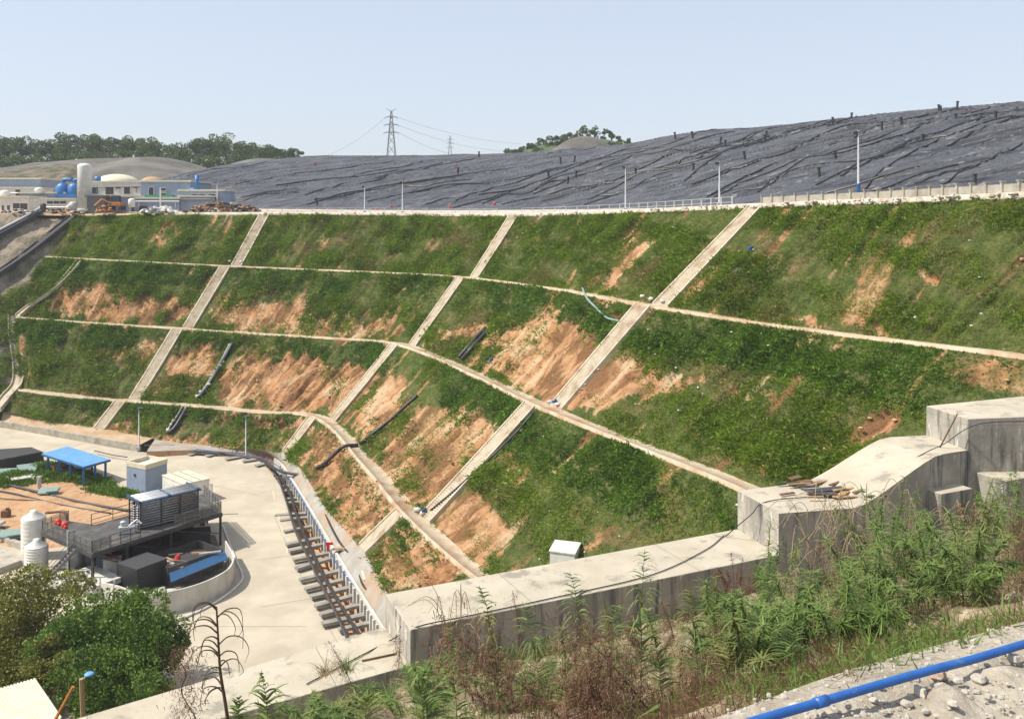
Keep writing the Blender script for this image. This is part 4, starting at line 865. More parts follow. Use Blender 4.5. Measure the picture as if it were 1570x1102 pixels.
for k in range(46):                      # more folds and weighted lines, all climbing to the right
    x = R3.uniform(330, 1560); top = np.interp(x, [m_[0] for m_ in MEM], [m_[3] for m_ in MEM]); bot = np.interp(x, [m_[0] for m_ in MEM], [m_[1] for m_ in MEM]); y = R3.uniform(top+6, bot-2)
    sl = np.interp(x, [350, 800, 1550], [.14, .22, .36])*R3.uniform(.7, 1.25); L_ = R3.uniform(60, 230); n_ = 5
    p = [(x+L_*(i_/4-.5), y-sl*L_*(i_/4-.5)+R3.uniform(-3, 3)) for i_ in range(n_)]
    tp = [(a_, b_) for a_, b_ in p if np.interp(a_, [m_[0] for m_ in MEM], [m_[3] for m_ in MEM])+3 < b_ < np.interp(a_, [m_[0] for m_ in MEM], [m_[1] for m_ in MEM])-1]
    if len(tp) >= 3: ropes.append(tp)
for i, p in enumerate(sorted(ropes, key=lambda r_: min(v[0] for v in r_))):
    q = mem_path(p, dz=.08); r0 = (.07+.0005*q[0][1])*(1.25 if len(p) > 4 else .8)
    tag(MB().tube(q, r0, 5).build('ballast_rope', M['black']), 'number %d black weighted rope from the left draped up the membrane hill' % (i+1) if False else '%s black weighted rope from the left draped up the membrane hill' % (ordn(i) if i < 49 else 'rightmost group '+ordn(i-49)), 'rope', 'weighted ropes over the membrane')
for i, (x, y, lb) in enumerate([(700,263,'small red drum high on the membrane hill'),(578,322,'small red drum at the hill foot left of the lamp pair'),(600,318,'small red bundle at the hill foot between the lamp pair'),(690,319,'red drum behind the crest fence left of the middle stairs'),(758,314,'dull red scrap behind the crest fence near the middle stairs'),(483,252,'tiny red marker at the left top of the membrane hill')]):
    q = MEMS.hit(x, y); s = .22+q.y*.0007; tag(MB().lathe(q-Vector((0, 0, .1)), [(s*.7, 0), (s*.75, .1*s), (s*.7, s*.8), (s*.75, s), (s*.7, 1.6*s), (s*.2, 1.65*s)], 12).build('red_drum', M['red'], smooth=True), lb, 'drum')
# ============================================================ compound in the valley
def sheet(px, mat, dz, name, amp=0, n=30):
    pts = [G(x, y) for x, y in px]; v = [(p.x, p.y, gz(p.y)+dz) for p in pts]
    return MB().add(v, [tuple(range(len(v)))]).build(name, mat, origin=(0, 0, 0))
def mound(x, y, rx, ry, h, mat, name='ground_patch', rz=0., seed=0):
    c = G(x, y); n, k = 40, 12; V = []; f = []
    for i in range(k+1):
        s = i/k
        for j in range(n):
            a = 2*math.pi*j/n; q = s*(1+.3*fbm(math.cos(a)*1.5+seed, math.sin(a)*1.5, seed)); X = rx*q*math.cos(a); Y = ry*q*math.sin(a)
            X, Y = X*math.cos(rz)-Y*math.sin(rz), X*math.sin(rz)+Y*math.cos(rz); xx, yy = c.x+X, c.y+Y
            V.append((xx, yy, gz(yy)+h*(1-s*s)**1.2*(1+.6*float(fbm(xx*.5, yy*.5, seed)))+(.02 if i < k else -.1)))
    for i in range(k):
        for j in range(n): f.append((i*n+j, (i+1)*n+j, (i+1)*n+(j+1) % n, i*n+(j+1) % n))
    o = struct(MB().add(V, f).build(name, mat, smooth=True, origin=(0, 0, 0))); return np.array(V)
# soil yard as a fine, slightly uneven grid inside a pixel outline
yard = [(-60,712),(60,722),(100,728),(150,745),(200,764),(232,780),(236,800),(200,812),(110,836),(40,842),(-30,830),(-60,825)]
yp = [G(x, y) for x, y in yard]; c0 = sum(yp, Vector())/len(yp); ring = cr(yp+[yp[0]], 6)[:-1]; n = len(ring); V = []; f = []
for i in range(19):
    s = i/18
    for j in range(n):
        x, y = c0.x+(ring[j][0]-c0.x)*s, c0.y+(ring[j][1]-c0.y)*s; V.append((x, y, gz(y)+(.12+.5*float(fbm(x*.25, y*.25, 5))*(1-s)+.25*(1-s**3)) if i < 18 else gz(y)-.05))
for i in range(18):
    for j in range(n): f.append((i*n+j, i*n+(j+1) % n, (i+1)*n+(j+1) % n, (i+1)*n+j))
struct(MB().add(V, f).build('soil_yard', M['soil'], smooth=True, origin=(0, 0, 0))); YV = np.array(V)
GR = [(40,738,11,2.4,1.0,.05,4),(125,738,6,1.5,.9,-.5,5),(180,760,6,1.0,.5,-.35,6),(72,722,3,2,.9,0,7),(0,745,5,2,.8,0,8)]
gv = [mound(x, y, rx, ry, h, M['slope'], 'grassy_bank', rz, s) for x, y, rx, ry, h, rz, s in GR]
gv = np.vstack(gv); gv = gv[RNG.choice(len(gv), 5200)]+RNG.normal(0, .25, (5200, 3))*np.array([1, 1, 0])
V, Fc, r = leaf_tris(gv, np.tile([0, 0, 1.], (len(gv), 1)), np.full(len(gv), .45), 1, None, .4, 6)
stuff(link_mesh('weeds', V, Fc, M['cover2'], origin=(0, 0, 0), rnd=r), 'low green weeds on the bank beside the blue canopy', 'weeds')
# blue canopy
cz = -32.5; rc = [P(64,696,cz), P(129,716,cz), P(169,705,cz), P(104,685,cz)]
t = thing('open_shed', 'open sided shed with a bright blue metal roof on blue posts beside the road', 'shed', Vector((rc[1].x, rc[1].y, gz(118))))
MB().prism(rc, cz, cz+.1).build('roof', M['canopyb'], t)
mb = MB()
for a, b in ((rc[0], rc[1]), (rc[1], rc[2]), (rc[2], rc[3]), (rc[3], rc[0])): mb.beam(Vector(a)-Vector((0, 0, .1)), Vector(b)-Vector((0, 0, .1)), .15, .18)
mb.build('roof_frame', M['dkblue'], t)
for u, v in ((.12,.06),(.38,.06),(.64,.06),(.95,.06),(.95,.9),(.12,.9),(.38,.9),(.64,.9),(.95,.5)):
    a = Vector(rc[0]).lerp(Vector(rc[1]), u); b = Vector(rc[3]).lerp(Vector(rc[2]), u); p = a.lerp(b, v)
    MB().box((p.x, p.y, (cz+gz(p.y))/2), (.28, .28, cz-gz(p.y)), .5).build('post', M['blue'], t)
p = Vector(rc[0]).lerp(Vector(rc[2]), .25); heap_c = [(100,722,'dark'),(118,728,'black'),(90,716,'wood')]
for i, (x, y, mm) in enumerate(heap_c):
    q = G(x, y+8); tag(MB().box(q+Vector((0, 0, .6)), (1.8, 1.2, 1.1), .4*i).box(q+Vector((.5, .2, 1.3)), (.8, .7, .4), 1).build('equipment', M[mm], bevel=.06), ['dark pump machine under the blue shed roof', 'black crate stack under the blue shed roof', 'timber pallet stack at the left end of the blue shed'][i], 'equipment')
# black netting tent
tz = -33.3; a, b, c, d = P(-60,706,tz), P(2,705,tz), P(65,693,tz), P(48,686,tz); t = thing('net_tunnel', 'long low tunnel covered with black netting at the left edge', 'tent', Vector((b.x, b.y, gz(118))))
bk = P(-60,693,tz); MB().prism([a, b, c, d, bk], tz-.05, tz+.08).build('roof', M['net'], t)
MB().prism([Vector(p)+Vector((.1, .1, 0)) for p in (a, b, c)]+[Vector(c)+Vector((0, .4, 0)), Vector(b)+Vector((0, .4, 0)), Vector(a)+Vector((0, .4, 0))], gz(118)-.1, tz-.06).build('side_net', M['black'], t)
# teal tarps/pale slabs
for x, y, w, rz, mm, lb in ((25,722,5,.2,'teal','grey green tarp heap along the black tunnel'),(48,715,3.5,.5,'teal','grey green tarp folded beside the shed'),(75,752,2.4,.1,'teal','flat green sheet lying on the bank by the valve post'),(28,733,4,.3,'whitec','pale slab leaning on the weedy bank'),(20,818,3,.1,'teal','grey green sheet beside the left tank')):
    q = G(x, y, .8); tag(MB().box(q, (w, 1.4, .25), rz, .3).box(q+Vector((.6, -.4, .15)), (w*.6, .9, .2), rz+.3, .1).build('tarp', M[mm], bevel=.08), lb, 'tarp' if mm == 'teal' else 'slab')
q = G(60, 752); tag(MB().tube([q, q+Vector((0, 0, 1.6))], .28, 8).box(q+Vector((0, 0, 1.7)), (.5, .5, .3)).build('valve_post', M['galv']), 'grey valve post standing on the weedy bank', 'post')
# blue grey block house
def gbox(front, right, left, h, mat, label, name, cat, trim=None, roof=None):
    f_, r_, l_ = G(*front), G(*right), G(*left); c = [f_, r_, r_+(l_-f_), l_]; t = thing(name, label, cat, Vector((f_.x, f_.y, gz(f_.y)))); z = gz(f_.y)
    MB().prism(c, z-.2, z+h).build('wall', mat, t); return t, c, z
t, c, z = gbox((223,758), (256,746), (194,751), 3.15, M['bluegrey'], 'small blue grey block house with a cream parapet by the road', 'block_house', 'building')
ctr = sum(c, Vector())/4
def ringpts(c, k): return [ctr+(p-ctr)*k for p in c]
mb = MB()
for i in range(4):
    a, b = ringpts(c, 1.03)[i], ringpts(c, 1.03)[(i+1) % 4]; a2, b2 = ringpts(c, .90)[i], ringpts(c, .90)[(i+1) % 4]; mb.prism([a, b, b2, a2], z+3.152, z+3.75)
mb.build('parapet', M['cream'], t); MB().prism(ringpts(c, .899), z+3.152, z+3.25).build('roof', M['whitec'], t)
nl = (c[3]-c[0]).normalized(); pw = c[0]+nl*((c[3]-c[0]).length*.55); nn_ = Vector((nl.y, -nl.x, 0)); nn_ = nn_ if nn_.y < 0 else -nn_
MB().tube([Vector((pw.x, pw.y, z+2.2))+nn_*.02, Vector((pw.x, pw.y, z+2.2))+nn_*.08], .2, 12).build('vent_hole', M['dark'], t)
# white container
t, c, z = gbox((281,775), (321,765), (249,759), 2.55, M['white'], 'white metal container cabin beside the block house', 'container_cabin', 'container')
ctr = sum(c, Vector())/4; MB().prism(ringpts(c, 1.03), z+2.552, z+2.68).build('roof', M['cream'], t)
for k in (.33, .66): a, b = c[0].lerp(c[1], k), c[3].lerp(c[2], k); MB().beam(Vector((a.x, a.y, z+2.70)), Vector((b.x, b.y, z+2.70)), .06, .05).build('roof_seam', M['grey'], t)
nl = (c[3]-c[0]); nn_ = Vector((nl.y, -nl.x, 0)).normalized(); nn_ = nn_ if nn_.y < 0 else -nn_
for k in (.1, .45): a = c[0]+nl*k+nn_*.03; b = c[0]+nl*(k+.33)+nn_*.03; MB().prism([a, b, b+nn_*.03, a+nn_*.03], z+.15, z+2.2).build('door', M['white'], t); MB().box(a+nn_*.06+Vector((0, 0, 1.1)), (.06, .06, .2)).build('door_handle', M['grey'], t)
nr = (c[1]-c[0]); n2 = Vector((nr.y, -nr.x, 0)).normalized(); n2 = n2 if n2.y < 0 else -n2; a = c[0]+nr*.15+n2*.1; MB().box((a.x, a.y, z+2.1), (.6, .4, .4), .4).build('air_conditioner', M['grey'], t, bevel=.03)
tag(MB().prism([G(322,790)+Vector((dx, dy, 0)) for dx, dy in ((0,0),(.25,0),(.25,.25),(0,.25))], -36, -31.8).build('white_post', M['white']), 'white square post at the right corner of the container cabin', 'post')
# platform
DZ = -32.3; dk = [(64,814),(142,848),(340,785),(312,757),(205,787),(145,804),(104,798)]; dp = [P(x, y, DZ) for x, y in dk]
t = thing('steel_platform', 'dark steel deck on columns with railings above the black tanks', 'platform', Vector((dp[1].x, dp[1].y, -36))); PL = t
MB().prism(dp, DZ-.12, DZ).build('deck', M['deck'], t)
mb = MB()
for i in range(7): mb.beam(Vector(dp[i])-Vector((0, 0, .28)), Vector(dp[(i+1) % 7])-Vector((0, 0, .28)), .2, .3)
mb.build('edge_beam', M['dark'], t)
for x, y in ((66,814),(142,846),(105,829),(195,829),(262,808),(338,785),(312,760),(205,790),(146,806),(106,801),(260,775)):
    p = P(x, y, DZ); MB().beam(Vector((p.x, p.y, -36)), Vector((p.x, p.y, DZ-.13)), .22, .22, Vector((0, 1, 0))).build('column', M['dark'], t)
for (x0, y0), (x1, y1) in (((142,846),(195,829)),((195,829),(262,808)),((262,808),(338,785))):
    a, b = P(x0, y0, DZ), P(x1, y1, DZ); MB().beam(Vector((a.x, a.y, DZ-.4)), Vector((b.x, b.y, -34.6)), .08, .08).build('brace', M['dark'], t)
def railing(pts, label, h=1.15, gap=1.15, mat='grey', mesh=True, z=None):
    pts = [Vector(p) for p in pts]; t = thing('railing', label, 'railing', pts[0]); mb = MB(); pb = MB()
    for a, b in zip(pts, pts[1:]):
        for k in (.12, .5, 1.): mb.beam(a+Vector((0, 0, h*k)), b+Vector((0, 0, h*k)), .05, .05)
        if mesh: pb.beam(a+Vector((0, 0, h*.55)), b+Vector((0, 0, h*.55)), .015, h*.75)
        n = max(1, round((b-a).length/gap))
        for i in range(n+1): q = a.lerp(b, i/n); MB().box(q+Vector((0, 0, h/2)), (.06, .06, h)).build('post', M[mat], t)
    mb.build('rail', M[mat], t)
    if mesh: pb.build('mesh_panel', M['wiremesh'], t)
    return t
m_, tt2, bb2 = new_mat('wiremesh'); bb2.inputs['Base Color'].default_value = (.13,.13,.12,1); bb2.inputs['Alpha'].default_value = .38
railing([P(104,798,DZ), P(64,814,DZ), P(142,848,DZ)], 'wire mesh railing round the left wing of the steel deck', mesh=True) if False else None
MATS['wiremesh'] = m_; M['wiremesh'] = m_
railing([P(105,799,DZ), P(65,813.5,DZ), P(141,847,DZ), P(168,838.5,DZ)], 'wire mesh railing round the left wing of the steel deck')
railing([P(170,838,DZ), P(215,824,DZ)], 'thin railing on the front edge of the steel deck', mesh=False, mat='dark')
railing([P(268,808,DZ), P(339,785,DZ), P(313,758,DZ)], 'pale mesh railing at the right end of the steel deck')
railing([P(140,805,DZ), P(205,787,DZ)], 'dark railing along the rear edge of the steel deck', mesh=False, mat='dark', gap=2)
# stair of the platform
a = P(118,838,DZ); b = Vector((G(95,898).x, G(95,898).y, -36)); b = Vector((a.x-3.2, a.y-2.0, -36)); d = b-a; s = Vector((-d.y, d.x, 0)).normalized()*.5
t = thing('steel_stair', 'steep steel stair climbing to the left wing of the deck', 'stair', b)
for sg in (-1, 1): MB().beam(a+s*sg, b+s*sg, .06, .28).build('stringer', M['grey'], t); MB().beam(a+s*sg+Vector((0, 0, 1)), b+s*sg+Vector((0, 0, 1)), .05, .05).build('handrail', M['grey'], t)
mb = MB()
for i in range(1, 15): q = a+d*(i/15); mb.box(q, (.98, .28, .04), math.atan2(s.y, s.x))
mb.build('treads', M['grey'], t)
# pipe rack (cooler)
fl_, fr_ = P(213,813,DZ), P(305,791,DZ); dx = (fr_-fl_).normalized(); dy = Vector((-dx.y, dx.x, 0)); L = (fr_-fl_).length; RH = 2.75; RW = 2.8
t = thing('pipe_rack', 'rack of long silver pipes with blue headers standing on the steel deck', 'pipe rack', fl_)
for i in range(10):
    for j in range(5): 
        p = fl_+dy*(.1+j*.56)+Vector((0, 0, .22+i*.26)); MB().tube([p+dx*.1, p+dx*(L-.1)], .075, 7).build('pipe', M['silver'], t, smooth=True)
for i in range(9):
    for sg, e in ((0, .22), (1, L-.22)):
        mb = MB()
        for j in range(0, 4, 2): 
            p = fl_+dy*(.25+j*.48)+Vector((0, 0, .22+i*.25))+dx*e; mb.tube([p, p+(dx if sg else -dx)*.22+dy*.12, p+(dx if sg else -dx)*.22+dy*.36, p+dy*.48], .085, 6)
        mb.build('return_bend', M['silver'], t, smooth=True)
for k in (.02, .36, .68, .98):
    mb = MB()
    for w in (-.02, 1.): p = fl_+dx*(L*k)+dy*(w*RW+.0); mb.box(p+Vector((0, 0, RH/2)), (.12, .12, RH), math.atan2(dx.y, dx.x))
    p = fl_+dx*(L*k); mb.beam(p+Vector((0, 0, RH+.05)), p+dy*RW+Vector((0, 0, RH+.05)), .1, .1); mb.build('frame', M['dark'], t)
for w, zz in ((0, RH+.03), (1, RH+.03)): p = fl_+dy*(RW*w)+Vector((0, 0, zz)); MB().tube([p-dx*.2, p+dx*(L+.3)], .06, 8).build('header', M['dkblue2'], t, smooth=True)
for k in (.0, .5, 1.): p = fl_+dx*(L*k)+Vector((0, 0, RH+.2)); MB().tube([p-dy*.2, p+dy*(RW+.2)], .12, 8).build('cross_header', M['dkblue2'], t, smooth=True)
for w in (.02, .98): p = fl_+dy*(RW*w); MB().beam(p+Vector((0, 0, .7)), p+dx*L+Vector((0, 0, .7)), .05, .12).build('rail', M['dark'], t)
MB().beam(fl_+dy*(RW*.55)+Vector((0, 0, RH*.48)), fl_+dy*(RW*.55)+dx*L+Vector((0, 0, RH*.48)), .1, RH*.9).build('gap_slab', M['black'], t)  # black slab inside the rack, darkens the gaps between pipes
for w, zz in ((.1, RH+.1), (.25, RH+.12), (.42, RH+.14), (.6, RH+.12), (.78, RH+.12), (.92, RH+.1)): p = fl_+dy*(RW*w)+Vector((0, 0, zz)); MB().tube([p, p+dx*L], .14, 8).build('top_pipe', M['galv'], t, smooth=True)
q = fl_-dx*1.2+Vector((0, 0, .4)); tag(MB().box(q, (1.6, .7, .7), .3).tube([q+Vector((0, 0, .2)), q+Vector((.9, .3, .9)), q+Vector((1.4, .2, .5))], .12, 7).lathe(q+Vector((-.4, 0, .3)), [(.3, 0), (.3, .5), (.1, .6)], 10).build('pump', M['galv'], bevel=.05), 'pale grey pump at the left end of the silver pipe rack', 'pump')
# red valves on deck
for x, y, lb in ((89,805,'left red valve drum behind the mesh railing of the deck'),(99,810,'right red valve drum behind the mesh railing of the deck')):
    q = P(x, y+6, DZ); tag(MB().lathe(q, [(.12, 0), (.12, .4), (.32, .45), (.34, .75), (.3, 1.0), (.1, 1.1)], 12).box(q+Vector((.2, -.2, .6)), (.3, .3, .4)).build('red_valve', M['red'], smooth=True), lb, 'valve', 'red valves on the deck')
pipe([P(70,786,-32), P(95,784,-31.8), P(101,787,-31.8), P(103,796,-32.2)], .16, M['rust'], 'brown bent pipe joining the big tank to the deck')
# tanks
def poly_tank(x, yb, w, ytop, yap, label, ribs, D=None):
    b = G(x, yb); r = w/2/F*b.y; H = (yb-ytop)/F*b.y; t = thing('water_tank', label, 'tank', b); pr = [(r, 0)]
    k = 10
    for i in range(k): z = H*i/k; pr += [(r, z+.02), (r, z+H/k*.7), (r-.05*ribs, z+H/k*.78), (r-.05*ribs, z+H/k*.92)]
    pr += [(r, H), (r*.95, H+.08), (r*.3, H+(ytop-yap)/F*b.y), (r*.29, H+(ytop-yap)/F*b.y+.2), (.05, H+(ytop-yap)/F*b.y+.22)]
    MB().lathe(b, pr, 36).build('shell', M['white'], t, smooth=True); return b
tb = poly_tank(51.5, 853, 35, 793, 785, 'large smooth white plastic tank beside the deck', .2)
tb2 = poly_tank(56, 880, 33, 837, 829, 'smaller ribbed white plastic tank in front of the large one', 1)
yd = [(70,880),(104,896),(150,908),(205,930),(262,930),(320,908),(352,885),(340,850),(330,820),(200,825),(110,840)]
struct(sheet(yd, M['shadefloor'], .03, 'floor_shade'))  # dark sheet paints the shade below the deck onto the yard
A = P(150,812,DZ); B = P(300,768,DZ); tag(MB().beam(Vector((A.x+.4, A.y-1.2, -34.45)), Vector((B.x, B.y-1.2, -34.45)), .08, 3.0).build('shade_panel', M['black']), 'black shade net hanging inside under the steel deck', 'net')  # black panel added to make the space below the deck look shaded
# under the platform: black cabin, open tank with junk, lean-to, wall panels
f0, r0, l0 = P(210,911,-36.0+.0), P(237,900,-36), P(179,899,-36)
f0 = P(210,874,-33.6); r0 = P(256,857,-33.6); l0 = P(179,864,-33.6); c = [f0, r0, r0+(l0-f0), l0]
t = thing('black_cabin', 'black box shaped cabin in front of the steel deck', 'cabin', Vector((f0.x, f0.y, -36))); MB().prism(c, -36.1, -33.6).build('wall', M['black'], t); ctr = sum(c, Vector())/4; MB().prism(ringpts(c, 1.02), -33.598, -33.5).build('roof', M['net'], t)
a = P(259,870,-34.1); b = P(341,842,-34.1); dx2 = (b-a).normalized(); dy2 = Vector((-dx2.y, dx2.x, 0)); L2 = (b-a).length
t = thing('open_tank', 'open grey tank full of beams and scrap behind the curved white wall', 'tank', Vector((a.x, a.y, -36)))
for p, q in ((a, b), (b, b+dy2*4.2), (b+dy2*4.2, a+dy2*4.2), (a+dy2*4.2, a)): MB().beam(Vector((p.x, p.y, -35.1)), Vector((q.x, q.y, -35.1)), .12, 2.1).build('side_panel', M['dark'] if p != a else M['deck'], t)
MB().prism([a, b, b+dy2*4.2, a+dy2*4.2], -34.9, -34.8).build('fill', M['dark'], t)
for i, mm in enumerate(['wood']*3+['rust']*2+['grey']*3+['galv']*2+['wood']):
    p = a+dx2*(L2*random.uniform(.02, .8))+dy2*random.uniform(.6, 3.4)+Vector((0, 0, -.3+random.uniform(0, .3))); tag(MB().beam(p, p+Vector((random.uniform(.8, 2.2), random.uniform(-1.2, .6), random.uniform(-.1, .25))), .22, .16).build('scrap_beam', M[mm]), '%s scrap beam lying in the open grey tank' % ordn(i), 'beam', 'scrap beams in the open tank')
p = a+dx2*(L2*.35)+dy2*1.8; tag(MB().lathe(p+Vector((0, 0, -.4)), [(.2, 0), (.35, .2), (.2, .6)], 10).build('hand_valve', M['red']), 'small round red valve on the scrap in the open tank', 'valve')
a3 = P(262,892,-34.9); b3 = P(350,856,-34.3); o1 = a+Vector((.1, -.2, 0)); o2 = b+Vector((.3, -.2, 0))
t = thing('lean_to_roof', 'dark blue sheet roof sloping between the open tank and the curved wall', 'roof', Vector((a3.x, a3.y, -36)))
MB().add([(o1.x, o1.y, -34.5), (o2.x, o2.y, -34.2), tuple(b3), tuple(a3), (o1.x, o1.y, -34.58), (o2.x, o2.y, -34.28), tuple(b3-Vector((0, 0, .08))), tuple(a3-Vector((0, 0, .08)))], [(0,1,2,3),(7,6,5,4),(0,4,5,1),(1,5,6,2),(2,6,7,3),(3,7,4,0)]).build('sheet', M['dkblue2'], t)
for k in (.05, .5, .95): q = a3.lerp(b3, k); MB().box((q.x, q.y+.1, (q.z-36)/2), (.1, .1, q.z+36-.1)).build('post', M['dark'], t)
# interior wall panels & dark boxes
for (x0, y0), (x1, y1), zt, mm, lb in (((150,800),(250,772),-32.7,'grey','dim grey panel wall under the rear of the steel deck'),((262,772),(318,758),-32.7,'whitec','pale panel wall under the right end of the deck')):
    A = P(x0, y0, DZ)+Vector((0, .2, 0)); B = P(x1, y1, DZ)+Vector((0, .2, 0)); t = thing('panel_wall', lb, 'wall', Vector((A.x, A.y, -36))); MB().beam(Vector((A.x, A.y, (zt-36)/2)), Vector((B.x, B.y, (zt-36)/2)), .12, zt+36).build('panel', M[mm], t)
    for k in range(6): q = A.lerp(B, k/5); MB().box((q.x, q.y-.15, (zt-36)/2), (.1, .1, zt+36)).build('stud', M['dark'], t)
for i, (x, y, sx, sy, h, mm, lb) in enumerate([(160,870,1.4,1.2,2.6,'bluegrey','narrow blue grey cabinet under the deck left of the red shelf'),(150,893,1.2,1,1.0,'dkblue','dark blue crate near the foot of the steel stair'),(172,890,1.6,.8,2.2,'whitec','white panel door with a red shelf above it'),(118,868,1.6,1.6,2.2,'galv','pale drum tank under the left wing of the deck'),(300,835,3,2,1.6,'net','dark covered machine under the right part of the deck'),(225,850,2.6,1.8,1.4,'dark','dark machine block beside the black cabin')]):
    q = G(x, y); q.z = -36; 
    if mm == 'galv': o = MB().lathe(q, [(.8, 0), (.8, h), (.5, h+.2), (.1, h+.25)], 20).build('drum_tank', M[mm], smooth=True)
    else: o = MB().box(q+Vector((0, 0, h/2)), (sx, sy, h), .35).box(q+Vector((0, 0, h+.05)), (sx+.1, sy+.1, .08), .35).build('cabinet', M[mm], bevel=.02)
    tag(o, lb, 'tank' if mm == 'galv' else 'cabinet')
q = G(172, 890); q.z = -33.6; tag(MB().beam(q+Vector((-1.1, .3, .2)), q+Vector((1., -.5, -.05)), .5, .08).beam(q+Vector((-1.1, .3, 0)), q+Vector((1., -.5, -.25)), .5, .08).build('red_shelf', M['redd']) if 'redd' in M else MB().beam(q+Vector((-1.1, .3, .2)), q+Vector((1., -.5, -.05)), .5, .08).build('red_shelf', M['rust']), 'rusty red shelf above the white panel door', 'shelf')
# curved white boundary wall
bw = cr([G(*p) for p in ((346,858),(357,880),(357,891),(348,905),(325,919),(298,930),(269,938),(240,943),(208,938),(175,922),(140,912),(112,905),(85,905))], 5)
t = thing('boundary_wall', 'curved white panel wall round the compound next to the road', 'wall', Vector(bw[0])); mb = MB(); hw = 2.0
V = []; 
for i, p in enumerate(bw):
    p = Vector(p); d = Vector(bw[min(i+1, len(bw)-1)])-Vector(bw[max(i-1, 0)]); s = Vector((-d.y, d.x, 0)).normalized()*.07; z = -36; hh = hw if i < 38 else max(1.0, hw-(i-38)*.06)
    V += [p-s+Vector((0, 0, -.3)), p-s+Vector((0, 0, hh)), p+s+Vector((0, 0, hh)), p+s+Vector((0, 0, -.3))]
for i in range(len(bw)-1):
    k = i*4; q = k+4; mb.f += [(k, k+1, q+1, q), (k+1, k+2, q+2, q+1), (k+2, k+3, q+3, q+2)]
mb.v = [tuple(v) for v in V]; mb.f += [(0,3,2,1), tuple(len(V)-4+i for i in range(4))]; mb.build('panel', M['whitec'], t)
for i in range(0, len(bw), 3): p = Vector(bw[i]); MB().box(p+Vector((0, 0, .95)), (.12, .22, 2.0), .4).build('post', M['galv'], t)
for i, (x, y, r, lb) in enumerate([(244,925,1.2,'big white sack heaped inside the curved wall'),(222,925,.9,'white sack beside the black cabin'),(255,918,.8,'small white sack by the end of the blue sheet roof'),(200,925,.8,'white sack half hidden by the bush')]):
    q = G(x, y); q.z = -35.5; tag(MB().rock(q, r*.95, 8).rock(q+Vector((r*.5, .2, .1)), r*.7, 7).rock(q+Vector((-r*.4, -.2, 0)), r*.6, 7).build('white_sack', M['whitec']), lb, 'sack')
for x0, y0, x1, y1, w, h, lb in ((118,893,165,912,3.2,1.0,'pale low flat roof slab behind the bushes'),(75,898,112,905,2.5,.8,'pale low slab roof next to the flagpole')):
    A, B = G(x0, y0), G(x1, y1); A.z = B.z = -36+h; tag(MB().beam(A, B, w, .5).build('roof_slab', M['whitec']), lb, 'slab')
q = G(104, 893); tag(MB().tube([q, q+Vector((0, 0, 5.1))], .09, 8).build('flagpole', M['galv']), 'plain pale pole standing in front of the left wing of the deck', 'pole')
pipe([G(341,806)+Vector((0,0,.1)), G(352,835)+Vector((0,0,.1)), G(363,862)+Vector((0,0,.1)), G(372,884)+Vector((0,0,.1)), G(366,897)+Vector((0,0,.1)), G(345,915)+Vector((0,0,.1)), G(312,935)+Vector((0,0,.1)), G(262,957)+Vector((0,0,.1))], .11, M['white'], 'white hose curving on the road round the compound', 'white_hose', 'hose')
for pts, r, lb in (([(-20,742),(30,753),(90,768),(140,779),(205,790)], .17, 'upper thick grey pipe across the orange soil yard'),([(-20,755),(20,762),(60,772),(110,783),(170,793)], .10, 'lower thin grey pipe across the orange soil yard'),([(-20,768),(30,772),(80,774)], .07, 'thin dark hose across the left of the soil yard'),([(145,696),(170,702),(195,706)], .08, 'dark hose on the road between shed and block house')):
    pipe([G(x, y, .0)+Vector((0, 0, .5)) for x, y in pts], r, M['dark'], lb, 'ground_pipe')
for x0, y0, x1, y1, lb in ((-40,812,46,846,'low pale concrete kerb wall left of the tanks'),(-40,856,20,872,'wide pale concrete slab at the left edge'),(0,850,42,868,'short pale kerb by the ribbed tank')):
    A, B = G(x0, y0), G(x1, y1); A.z += .3; B.z += .3; tag(MB().beam(A, B, .5 if y0 != 856 else 3.5, .6).build('kerb_wall', M['concrete']), lb, 'kerb')
q = G(2, 812); t = thing('handcart', 'small pale handcart on the soil yard at the left edge', 'cart', q)
MB().box(q+Vector((-.5, 0, .8)), (1.6, .9, .35)).build('tray', M['galv'], t, bevel=.04)
for s in (-.5, .4): MB().tube([q+Vector((s, -.55, .3)), q+Vector((s, -.45, .3))], .3, 12).build('wheel', M['dark'], t)
q = G(9, 795); tag(MB().box(q+Vector((0, 0, .5)), (.8, .8, 1)).box(q+Vector((.2, 0, 1.1)), (.3, .3, .4)).build('rusty_box', M['rust']), 'rusty box on the soil yard near the left edge', 'box')
for x0, y0, x1, y1 in ((300,705,480,760),): pass
q = Q(862, 864, 70.); t = thing('white_cabin', 'white box shaped cabin behind the big concrete wall', 'cabin', q)
c = [q+Vector(v) for v in ((-.95,0,0),(.9,-.7,0),(1.5,1.6,0),(-.4,2.2,0))]; MB().prism(c, q.z-1.6, q.z+.95).build('wall', M['white'], t); ctr = sum(c, Vector())/4; MB().prism(ringpts(c, 1.06), q.z+.952, q.z+1.05).build('roof', M['white'], t)
